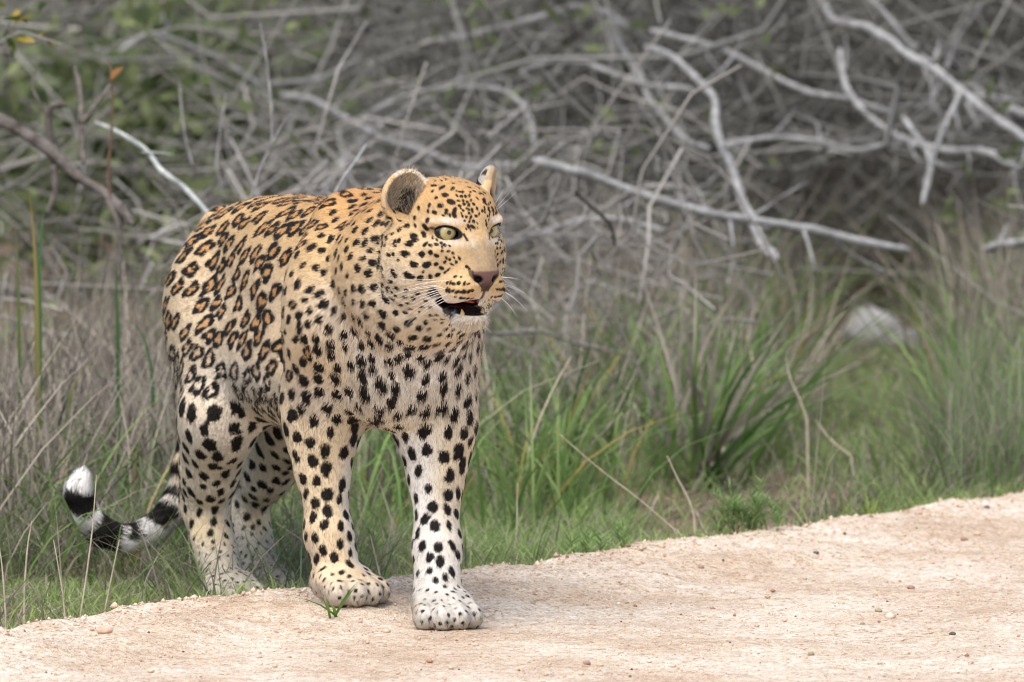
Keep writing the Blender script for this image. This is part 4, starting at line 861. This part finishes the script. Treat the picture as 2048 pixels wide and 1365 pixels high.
# the dead bush at the left
branch('pale lichen covered branch slanting down behind the rump', yy([(192, 246), (250, 272), (292, 300), (320, 340), (370, 375), (410, 420), (440, 455)], 2.7, 2.2), 7, 8.5, 'lichen_bark', auto_sides(yy([(250, 272), (320, 340), (410, 420)], 2.6, 2.3), 1, 60, 4), 'dead branches at the left')
branch('thick dark fallen log at the left edge', yy([(-20, 232), (50, 268), (110, 308), (170, 362), (230, 402), (268, 452)], 2.5, 2.3), 19, 15, 'dark_bark', [(yy([(105, 330), (112, 380), (95, 430)], 2.4, 2.4), 13, 8), (yy([(215, 395), (238, 440), (240, 500), (236, 560)], 2.35, 2.3), 13, 9)], 'dead branches at the left')
branch('dark upright broken stump with a short bent tip', yy([(112, 330), (100, 275), (92, 222), (108, 206), (136, 212)], 2.45, 2.4), 14, 9, 'dark_bark', [(yy([(70, 140), (62, 175), (92, 232)], 2.5, 2.45), 4, 5)], 'dead branches at the left')
branch('forked grey stick standing behind the dark log', yy([(165, 330), (160, 258), (166, 200), (150, 132)], 2.4, 2.5), 10, 7, 'dark_bark', [(yy([(164, 245), (190, 212), (222, 168)], 2.4, 2.45), 8, 5)], 'dead branches at the left')
e_ = branch('thin red brown stem with one curled dead leaf', yy([(222, 400), (214, 350), (224, 260), (226, 150), (216, 120)], 2.3, 2.4), 5, 3, 'red_bark', (), 'dead branches at the left', 'dead_shoot')
branch('tall thin grey sapling stem forked above the back', yy([(500, 402), (520, 340), (545, 285), (542, 190), (530, 100), (519, 38)], 2.0, 2.3), 5, 3, 'mid_bark', [(yy([(545, 285), (562, 255), (586, 222)], 2.1, 2.2), 3.5, 2.5)], 'dead branches at the left')
branch('thin grey stick curving up left of the sapling', yy([(385, 330), (372, 280), (362, 220), (360, 160)], 2.6, 2.8), 4, 3, 'mid_bark', (), 'dead branches at the left')
branch('short pale stick pointing up beside the right ear', yy([(662, 400), (690, 350), (716, 318), (734, 288)], 1.6, 1.8), 4.5, 3.5, 'grey_bark', (), 'dead branches at the left')
branch('thin stick leaning above the middle of the back', yy([(452, 190), (440, 260), (432, 330), (452, 400)], 2.8, 2.6), 3.5, 3, 'mid_bark', (), 'dead branches at the left')
def leaf_mesh(L, w, fold=.25, curl=.2):
    t = np.linspace(0, 1, 6); ww = w * np.sin(np.pi * np.clip(t, .02, .99)**.85); z = -curl * L * t * t
    V = []; 
    for k in range(6): V += [(L * t[k], -ww[k] / 2, z[k] + fold * ww[k] / 2), (L * t[k], 0, z[k]), (L * t[k], ww[k] / 2, z[k] + fold * ww[k] / 2)]
    F = [(3 * k + a, 3 * k + 3 + a, 3 * k + 4 + a, 3 * k + 1 + a) for k in range(5) for a in (0, 1)]
    return np_mesh('leaf', np.array(V), np.array(F))
material('leaf_olive', (.20, .22, .05), .5, trans=.35); material('leaf_yellow', (.42, .30, .05), .5, trans=.35); material('leaf_green', (.08, .16, .035), .5, trans=.35); material('leaf_orange', (.26, .12, .03), .6, trans=.3)
def put_leaf(parent, p, L, w, mat, az, el, roll):
    me = leaf_mesh(L, w, rng.uniform(.1, .5), rng.uniform(0, .5)); o = obj('leaf', me, mat); M = Matrix.Translation(Vector(p)) @ (Matrix.Rotation(az, 4, 'Z') @ Matrix.Rotation(-el, 4, 'Y') @ Matrix.Rotation(roll, 4, 'X'))
    o.parent = parent; o.matrix_parent_inverse = parent.matrix_world.inverted(); o.matrix_world = M; return o
put_leaf(e_, at(222, 160, 2.36), .034, .02, 'leaf_orange', .3, 1.0, .4)
e_ = empty('leafy_twig', at(-40, 150, 2.4)); tag(e_, 'leafy twig with yellow green leaves hanging in the top left corner', 'twig')
obj('stem', branch_mesh('stem', yy([(-60, 160), (-10, 90), (40, 60), (95, 80), (125, 90)], 2.4, 2.3), 3, 1.5, 6), 'grey_bark', e_)
obj('side_branch', branch_mesh('side_branch', yy([(-10, 90), (20, 40), (60, 10), (90, -20)], 2.4, 2.4), 2.5, 1.2, 6), 'grey_bark', e_)
for (px, py, L, mt) in ((15, 15, .04, 'leaf_olive'), (40, 28, .036, 'leaf_yellow'), (66, 30, .045, 'leaf_yellow'), (28, 45, .036, 'leaf_green'), (8, 70, .05, 'leaf_green'), (45, 86, .042, 'leaf_olive'), (70, 84, .036, 'leaf_yellow'), (100, 84, .032, 'leaf_orange'), (118, 88, .03, 'leaf_yellow'), (30, 88, .04, 'leaf_olive'), (55, 48, .034, 'leaf_yellow'), (92, 6, .03, 'leaf_green'), (5, 40, .045, 'leaf_green'), (18, 98, .036, 'leaf_olive'), (80, 78, .03, 'leaf_yellow'), (0, 20, .05, 'leaf_olive')):
    put_leaf(e_, at(px, py, 2.38), L, L * rng.uniform(.45, .6), mt, rng.rand() * 6.28, rng.uniform(-.6, .6), rng.uniform(-1, 1))

# ================= shrubs far behind =================
def shrub(label, px, Y, hgt, rad, n, cols, leaf=.05):
    b = at(px, 700, Y); z0 = float(ground_z(b[0], Y)[0]); e_ = empty('shrub', (b[0], Y, z0)); tag(e_, label, 'shrub', 'shrubs behind the thicket')
    for k in range(5):
        az = rng.rand() * 6.28; t = np.linspace(0, 1, 8)[:, None]; q = np.array([b[0], Y, z0 - .02]) + t * np.array([math.cos(az) * rad * .7, math.sin(az) * rad * .5, hgt * rng.uniform(.6, .95)]) + .08 * np.sin(t * 5 + rng.rand(1, 3) * 6) * t
        obj('stem', tube('stem', q, .016 - .011 * t[:, 0], 6), 'grey_bark', e_)
    d = rng.normal(0, 1, (n, 3)); d /= np.linalg.norm(d, axis=1)[:, None]; r = rng.rand(n)**.45; C = d * r[:, None] * np.array([rad, rad * .7, hgt * .55]) + np.array([b[0], Y, z0 + hgt * .58])
    C = C[vnoise(C, 2.6 / max(rad, .4), 81) > .40]; n = len(C); a = rng.normal(0, 1, (n, 3)); a /= np.linalg.norm(a, axis=1)[:, None]; bb = np.cross(a, rng.normal(0, 1, (n, 3))); bb /= np.linalg.norm(bb, axis=1)[:, None]; s = (leaf * rng.uniform(.6, 1.3, n))[:, None]
    V = np.stack([C - a * s, C + bb * s * .4, C + a * s, C - bb * s * .4], 1).reshape(-1, 3); F = np.arange(n * 4).reshape(-1, 4)
    c = np.repeat(hue(n, *cols, .3), 4, 0); me = np_mesh('foliage', V, F); set_attr(me, 'tint', 'FLOAT_COLOR', c); tag(obj('foliage', me, 'grass', e_), kind='stuff')
OL = ((.14, .15, .09), (.28, .29, .18)); GR = ((.13, .18, .08), (.28, .33, .15))
shrub('green shrub blurred behind the top left corner', 100, 9.5, 1.5, .8, 3000, OL)
shrub('bright green low shrub blurred beyond the dark stump', 300, 6.8, .70, .5, 2200, GR)
shrub('olive shrub blurred above the rump at the top', 560, 9.5, 1.5, .85, 3500, OL)
shrub('olive shrub blurred above the ears at the top', 860, 10.5, 1.6, .8, 5000, OL)
shrub('olive shrub blurred at the top right of centre', 1330, 12, 1.6, .8, 4500, OL)
shrub('dark olive shrub blurred near the top right corner', 1750, 12.5, 1.7, .9, 5000, OL)
shrub('green shrub blurred in the top right corner', 2060, 9.5, 1.25, .5, 3500, GR)

# ================= things at the roadside =================
# big grass tussock at the right
tb = at(1395, 878, 2.35); tb[2] = float(ground_z(tb[0], 2.35)[0]); e_ = empty('grass_tussock', tb); tag(e_, 'large green grass tussock with long blades fanning to the right', 'grass tussock')
bm = [bpy.data.materials.get('x')]
for k in range(60):
    az = rng.normal(.15, .9) if k % 3 else rng.uniform(0, 6.28); h = rng.uniform(.22, .50); base = tb + np.r_[rng.normal(0, .035, 2), -.01]; base[2] = float(ground_z(base[0], base[1])[0]) - .008
    c = hue(1, (.09, .19, .045), (.23, .34, .10)) if rng.rand() < .62 else hue(1, (.10, .08, .06), D2)
    v, f, cc = blades(base[None], np.array([h]), np.array([rng.uniform(.009, .016)]), np.array([rng.uniform(.15, 1.0)]), np.array([az]), np.array([rng.uniform(.05, .55)]), c * .6, c * 1.1, 7, twist=np.array([rng.normal(0, .5)]))
    me = np_mesh('blade', v, f); set_attr(me, 'tint', 'FLOAT_COLOR', np.clip(cc, 0, 1)); obj('blade', me, 'grass', e_)
# smaller tussocks
def tussock(label, px, py, Y, n, h0, h1, w0, w1, spread, cols, lean=.5, group=None):
    b = at(px, py, Y); b[2] = float(ground_z(b[0], Y)[0]); e_ = empty('grass_tussock', b); tag(e_, label, 'grass tussock', group)
    for k in range(n):
        base = b + np.r_[rng.normal(0, spread, 2), 0]; base[2] = float(ground_z(base[0], base[1])[0]) - .006; c = hue(1, *cols)
        v, f, cc = blades(base[None], np.array([rng.uniform(h0, h1)]), np.array([rng.uniform(w0, w1)]), np.array([rng.uniform(.05, lean)]), np.array([rng.rand() * 6.28]), np.array([rng.uniform(.05, .8)]), c * .65, c * 1.1, 5, twist=np.array([rng.normal(0, .7)]))
        me = np_mesh('blade', v, f); set_attr(me, 'tint', 'FLOAT_COLOR', np.clip(cc, 0, 1)); obj('blade', me, 'grass', e_)
tussock('green grass tussock right behind the chest and chin', 1090, 760, 2.2, 40, .18, .42, .005, .009, .10, ((.06, .13, .035), (.15, .22, .08)))
tussock('green grass tussock at the left behind the tail', 215, 900, 2.0, 26, .16, .40, .005, .009, .10, ((.06, .13, .035), (.15, .22, .08)))
tussock('tuft of green blades behind the hind legs', 330, 880, 1.6, 26, .14, .30, .004, .008, .08, ((.06, .13, .035), (.16, .24, .08)))
tussock('pale green grass tuft at the right edge beside the road', 1960, 900, 2.0, 34, .16, .34, .003, .006, .12, ((.12, .20, .06), (.24, .30, .13)))
tussock('thin grass tuft standing in front of the white rock', 1800, 870, 2.6, 22, .08, .16, .003, .006, .10, ((.10, .18, .05), (.22, .28, .12)))
tussock('small bright sprig of broad blades before the right front paw', 674, 1222, -.30, 6, .03, .075, .006, .009, .008, ((.10, .22, .04), (.18, .34, .07)), 1.2)
tussock('bright yellow green sprig at the road edge at right', 1740, 1040, 1.45, 13, .04, .09, .003, .005, .012, ((.20, .28, .04), (.32, .38, .08)), 1.0)
# yellow blade stalks at the left
def blade_thing(label, pts, w, c0, c1, group='single tall blades at the left'):
    P = np.array([at(*p) for p in pts]); P = spline(P, 14); P[0, 2] = min(P[0, 2], float(ground_z(P[0, 0], P[0, 1])[0])); t = np.linspace(0, 1, 14); wd = w * 19 * TPX * (1 - .9 * t**2); s = np.array([.95, .3, 0])
    V = np.stack([P - s * wd[:, None] / 2, P + [0, .002, 0], P + s * wd[:, None] / 2], 1).reshape(-1, 3); F = np.array([(3 * k + a, 3 * k + 3 + a, 3 * k + 4 + a, 3 * k + 1 + a) for k in range(13) for a in (0, 1)])
    me = np_mesh('grass_shoot', V, F); set_attr(me, 'tint', 'FLOAT_COLOR', np.repeat(np.array(c0) + (np.array(c1) - np.array(c0)) * t[:, None], 3, 0)); tag(obj('grass_shoot', me, 'grass'), label, 'grass blade', group)
blade_thing('tall green blade nearest the left edge', [(40, 800, 1.7), (38, 640, 1.7), (36, 520, 1.7), (28, 430, 1.7)], 9, (.10, .17, .05), (.24, .27, .08))
blade_thing('tall yellow blade next to the green ones at the left', [(75, 760, 1.7), (72, 560, 1.7), (68, 480, 1.7), (60, 390, 1.7)], 11, (.28, .25, .08), (.46, .33, .10))
blade_thing('bright green blade right of the yellow blade', [(80, 660, 1.75), (78, 520, 1.75), (84, 450, 1.75), (90, 390, 1.75)], 10, (.09, .19, .06), (.13, .26, .10))
blade_thing('green blade bending over left of the rump', [(310, 900, 1.7), (304, 740, 1.7), (285, 660, 1.7), (258, 640, 1.7)], 11, (.07, .15, .05), (.10, .20, .08))
blade_thing('upright green blade midway to the rump', [(236, 720, 1.7), (235, 640, 1.7), (232, 530, 1.7)], 10, (.07, .15, .05), (.11, .20, .07))
blade_thing('green blade with yellow bent tip at left centre', [(130, 860, 1.6), (138, 800, 1.6), (152, 755, 1.6), (178, 730, 1.6)], 9, (.10, .19, .05), (.42, .36, .05))
# dry stalks standing before the tail and legs
def stalk(label, pts, r, group='dry stalks standing at the road edge'):
    P = spline(np.array([at(*p) for p in pts]), 12); P[0, 2] = min(P[0, 2], float(ground_z(P[0, 0], P[0, 1])[0]) - .003); t = np.linspace(0, 1, 12)
    tag(obj('dry_straw', tube('dry_straw', P, r * 19 * TPX * (1 - .5 * t) * (1 + .35 * np.exp(-((t - .5) / .05)**2)), 6), 'straw_solid'), label, 'stalk', group)
material('straw_solid', noise=(40, (1, 1, 1), (.34, .28, .20), (.58, .50, .39)), rough=.7, spec=.2)
stalk('tall dry stalk standing in front of the tail tip', [(158, 1250, -.05), (172, 1160, -.05), (185, 1060, -.05), (193, 950, -.05)], 2.2)
stalk('dry stalk leaning left of the tail bend', [(48, 1190, 0), (52, 1130, 0), (56, 1085, 0), (64, 1042, 0)], 2.4)
stalk('dry stalk crossing below the tail', [(205, 1245, 0), (218, 1180, 0), (230, 1120, 0), (239, 1080, 0)], 2.0)
stalk('straight dry stalk left of the tall stalk', [(132, 1258, -.1), (126, 1190, -.1), (116, 1130, -.1), (107, 1080, -.1)], 2.2)
stalk('dry stalk at the very left edge', [(12, 1240, -.1), (8, 1180, -.1), (4, 1130, -.1), (-2, 1090, -.1)], 2.4)
stalk('brown twig standing between the front legs', [(766, 1196, .12), (760, 1150, .12), (750, 1110, .12), (741, 1072, .12)], 2.6)
stalk('pale dry stem leaning by the green tuft right of the chest', [(1030, 1100, .9), (1034, 1050, .9), (1034, 1000, .9), (1035, 965, .9)], 2.6)
stalk('long dry stem arching over the bare soil patch', [(1370, 1078, 1.1), (1280, 1000, 1.1), (1200, 940, 1.1), (1120, 870, 1.1)], 2.0)
stalk('short dry stem rising right of the bare soil patch', [(1392, 1045, 1.15), (1378, 1000, 1.15), (1356, 960, 1.15), (1334, 912, 1.15)], 3.0)
stalk('grey leaning stem behind the tussock at right', [(1710, 920, 2.2), (1660, 880, 2.2), (1630, 840, 2.2)], 3.5)
stalk('pale straw stem rising beside the tussock', [(1618, 850, 2.2), (1600, 800, 2.2), (1580, 760, 2.2), (1572, 715, 2.2)], 3.2)
stalk('grey leaning stem left of the tussock', [(1050, 930, 1.6), (1075, 850, 1.6), (1110, 770, 1.6), (1142, 715, 1.6)], 3.5)
# small green herbs at the road edge
def herb(label, px, Y, stems, h, cols, spread=.05):
    b = at(px, 1000, Y); e = EDGE; b[2] = float(ground_z(b[0], Y)[0]); e_ = empty('roadside_herb', b); tag(e_, label, 'herb')
    for s in range(stems):
        r0 = b + np.r_[rng.normal(0, spread, 1), rng.normal(0, spread * .5, 1), 0]; r0[2] = float(ground_z(r0[0], r0[1])[0]) - .004; az = rng.rand() * 6.28; hh = h * rng.uniform(.6, 1.15); t = np.linspace(0, 1, 7)
        q = r0 + np.stack([np.cos(az) * hh * .45 * t**1.4, np.sin(az) * hh * .3 * t**1.4, hh * t], -1); st = obj('stem', tube('stem', q, .0012 - .0007 * t, 5), 'herb_stem', e_)
        n = 26; k = rng.uniform(.15, 1, n); p = np.stack([np.interp(k, t, q[:, i]) for i in range(3)], -1)
        c = hue(n, *cols); v, f, cc = blades(p, rng.uniform(.012, .028, n), rng.uniform(.0028, .0045, n), rng.uniform(.7, 1.6, n), rng.rand(n) * 6.28, rng.uniform(0, .4, n), c * .8, c * 1.1, 3)
        me = np_mesh('leaves', v, f); set_attr(me, 'tint', 'FLOAT_COLOR', np.clip(cc, 0, 1)); tag(obj('leaves', me, 'grass', st), kind='stuff')
material('herb_stem', (.20, .20, .07), .6)
herb('small bushy green herb at the edge of the sand road', 1480, 1.02, 15, .085, ((.14, .26, .08), (.28, .40, .15)), .028)
herb('little green herb right of the bushy herb', 1532, 1.08, 6, .06, ((.15, .26, .09), (.28, .40, .16)), .016)
herb('fine green herb at the road edge behind the left front paw', 1190, .70, 6, .055, ((.15, .28, .08), (.28, .42, .14)), .03)
# white rock
def rock(label, px, py, Y, size, mat, name='rock', cat='rock', group=None, sink=.3, seed=0):
    b = at(px, py, Y); z = float(ground_z(b[0], Y)[0]); n, m = 14, 20; th = np.linspace(0, 2 * math.pi, m, endpoint=False); ph = np.linspace(.02, math.pi - .02, n)
    d = np.stack([np.sin(ph)[:, None] * np.cos(th)[None], np.sin(ph)[:, None] * np.sin(th)[None], np.cos(ph)[:, None] + 0 * th[None]], -1); f = d.reshape(-1, 3)
    k = 1 + .55 * fbm(f + seed * 3.1, 1.4, 3, 91) + .25 * fbm(f + seed, 4, 2, 92); P = (f * k[:, None] * np.array(size)).reshape(n, m, 3) + np.array([b[0], Y, z + size[2] * (1 - 2 * sink)])
    return tag(obj(name, grid_mesh(name, P), mat), label, cat, group)
material('white_rock', noise=(14, (1, 1, 1), (.26, .255, .25), (.68, .67, .65)), rough=.9, spec=.15, bump=(.6, .02))
r_ = rock('white rock lying in the grass at right', 1742, 660, 5.6, (.068, .045, .050), 'white_rock', seed=1, sink=.15)
rock('dark grey stone touching the white rock', 1808, 690, 5.45, (.05, .04, .035), 'grey_bark', seed=2, sink=.2)
# gravel on the road
material('pebble_red', noise=(60, (1, 1, 1), (.26, .15, .10), (.42, .27, .19)), rough=.8); material('pebble_tan', noise=(60, (1, 1, 1), (.45, .30, .20), (.66, .48, .35)), rough=.85); material('pebble_dark', noise=(60, (1, 1, 1), (.06, .05, .04), (.16, .13, .11)), rough=.8); material('pebble_olive', noise=(60, (1, 1, 1), (.22, .19, .11), (.36, .32, .20)), rough=.8)
def road_pt(px, py):
    lo, hi = -1.5, 3.0
    for _ in range(40):
        m_ = (lo + hi) / 2; p = at(px, py, m_)
        if p[2] > float(ground_z(p[0], m_)[0]): lo = m_
        else: hi = m_
    return lo
for lab, px, py, s, mt in (('dark red pebble with a fleck beside it on the right of the road', 1822, 1178, .0062, 'pebble_red'), ('olive pebble on the right half of the road', 1757, 1224, .0058, 'pebble_olive'), ('small dark pebble low on the right of the road', 1905, 1270, .0052, 'pebble_dark'), ('orange pebble at the bottom of the road right of centre', 1174, 1329, .0062, 'pebble_red'),
    ('tan pebble right of the orange pebble', 1200, 1333, .0056, 'pebble_tan'), ('tan pebble low in the middle of the road', 1162, 1350, .0052, 'pebble_tan'), ('brown pebble with a dark chip in the lower middle', 1622, 1311, .0055, 'pebble_olive'), ('reddish pebble high on the right part of the road', 1928, 1081, .006, 'pebble_red'),
    ('pale orange pebble beside the reddish pebble', 1955, 1070, .005, 'pebble_tan'), ('dark pebble high at the right of the road', 1974, 1017, .0055, 'pebble_dark'), ('large sandy lump on the left end of the sand edge', 210, 1266, .012, 'pebble_tan'), ('dark chip on the road below the bushy herb', 1632, 1108, .005, 'pebble_dark'), ('rusty pebble in the sand behind the left front paw', 1402, 1137, .005, 'pebble_red')):
    Yp = road_pt(px, py); rock(lab, px, py, Yp, (s * 1.05, s * .85, s * .65), mt, 'pebble', 'pebble', 'pebbles on the sand road', .25, rng.randint(50))
n = 20000; Yg = rng.uniform(-1.1, 2.2, n); Xg = rng.uniform(-1.05, 1.15, n); e = edge_e(Xg, Yg); k = (e < .02) & (rng.rand(n) < .35 + .65 * sm(-.5, -.05, e)); Xg, Yg = Xg[k], Yg[k]; n = len(Xg)
s = np.exp(rng.normal(math.log(.0017), .45, n)) * (1 + .45 * sm(-.30, -.05, edge_e(Xg, Yg))); ico = np.array([(1, 0, 0), (-1, 0, 0), (0, 1, 0), (0, -1, 0), (0, 0, 1), (0, 0, -1)], float); fc = np.array([(0, 2, 4), (2, 1, 4), (1, 3, 4), (3, 0, 4), (2, 0, 5), (1, 2, 5), (3, 1, 5), (0, 3, 5)])
V = ico[None] * rng.uniform(.6, 1.3, (n, 6, 1)) * s[:, None, None]; a = rng.rand(n) * 6.28; ca, sa = np.cos(a)[:, None], np.sin(a)[:, None]; V = np.stack([V[..., 0] * ca - V[..., 1] * sa, V[..., 0] * sa + V[..., 1] * ca, V[..., 2] * .8], -1) + np.stack([Xg, Yg, ground_z(Xg, Yg) + s * .35], -1)[:, None]
c = hue(n, (.52, .36, .25), (.74, .60, .46), .2); dk = rng.rand(n) < .02; c[dk] = hue(dk.sum(), (.08, .06, .05), (.22, .14, .09)); rd = rng.rand(n) < .04; c[rd] = hue(rd.sum(), (.35, .17, .09), (.5, .27, .16))
me = np_mesh('gravel', V.reshape(-1, 3), (np.arange(n)[:, None, None] * 6 + fc[None]).reshape(-1, 3)); set_attr(me, 'tint', 'FLOAT_COLOR', np.clip(np.repeat(c, 6, 0), 0, 1)); tag(obj('gravel', me, 'twig'), 'coarse grit scattered over the sand road', 'gravel', kind='stuff')

# ================= the leopard =================
VOX = 0.003
build_sdf(VOX); V, Q = surface_nets(G.D, LO_B, VOX); G.D = None; V = relax(V, Q, 2); hq = to_head(V[Q].mean(1)); V, Q = refine(V, Q, (hq[:, 0] > -118) & (hq[:, 2] > -160)); V = relax(V, Q, 1, .3); N = vnormals(V, Q); rnd = np.random.RandomState(5)
coat, furl, gloss, F, REG = paint(V, N, rnd)
def body_material():
    m = material('coat', attr='coat', rough=.75, spec=.2); t = m.node_tree; b = t.nodes['Principled BSDF']; a = t.nodes.new('ShaderNodeAttribute'); a.attribute_name = 'gloss'
    r = t.nodes.new('ShaderNodeMapRange'); r.inputs['To Min'].default_value = .8; r.inputs['To Max'].default_value = .22; t.links.new(a.outputs['Fac'], r.inputs['Value']); t.links.new(r.outputs['Result'], b.inputs['Roughness'])
body_material(); material('fur', attr='coat', rough=.65, spec=.12, normal_attr='lay')
material('eye', attr='coat', rough=.22, coat=1, spec=.4); material('tongue', (.52, .10, .08), .3, noise=(120, (1, 1, 1), (.42, .06, .05), (.62, .15, .12)), bump=(.3, .002)); material('tooth', (.66, .42, .15), .25, spec=.5); material('whisker', (.86, .84, .80), .4)
leopard = empty('leopard', leo_world(np.array([-.3, 0, -.01]))); tag(leopard, 'spotted leopard walking out of the grass onto the sand road, mouth open', 'leopard')
me = np_mesh('body', leo_world(V), Q); me.polygons.foreach_set('use_smooth', np.ones(len(Q), bool)); set_attr(me, 'coat', 'FLOAT_COLOR', coat); set_attr(me, 'gloss', 'FLOAT', gloss); obj('body', me, 'coat', leopard)
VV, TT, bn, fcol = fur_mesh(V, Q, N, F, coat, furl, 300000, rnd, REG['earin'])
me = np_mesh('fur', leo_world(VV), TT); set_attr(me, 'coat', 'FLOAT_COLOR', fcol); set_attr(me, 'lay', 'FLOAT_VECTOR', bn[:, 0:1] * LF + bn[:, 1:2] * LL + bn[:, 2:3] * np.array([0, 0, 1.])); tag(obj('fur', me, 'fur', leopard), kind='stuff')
head_parts(lambda name, me, mk: obj(name, me, mk, leopard), rnd)
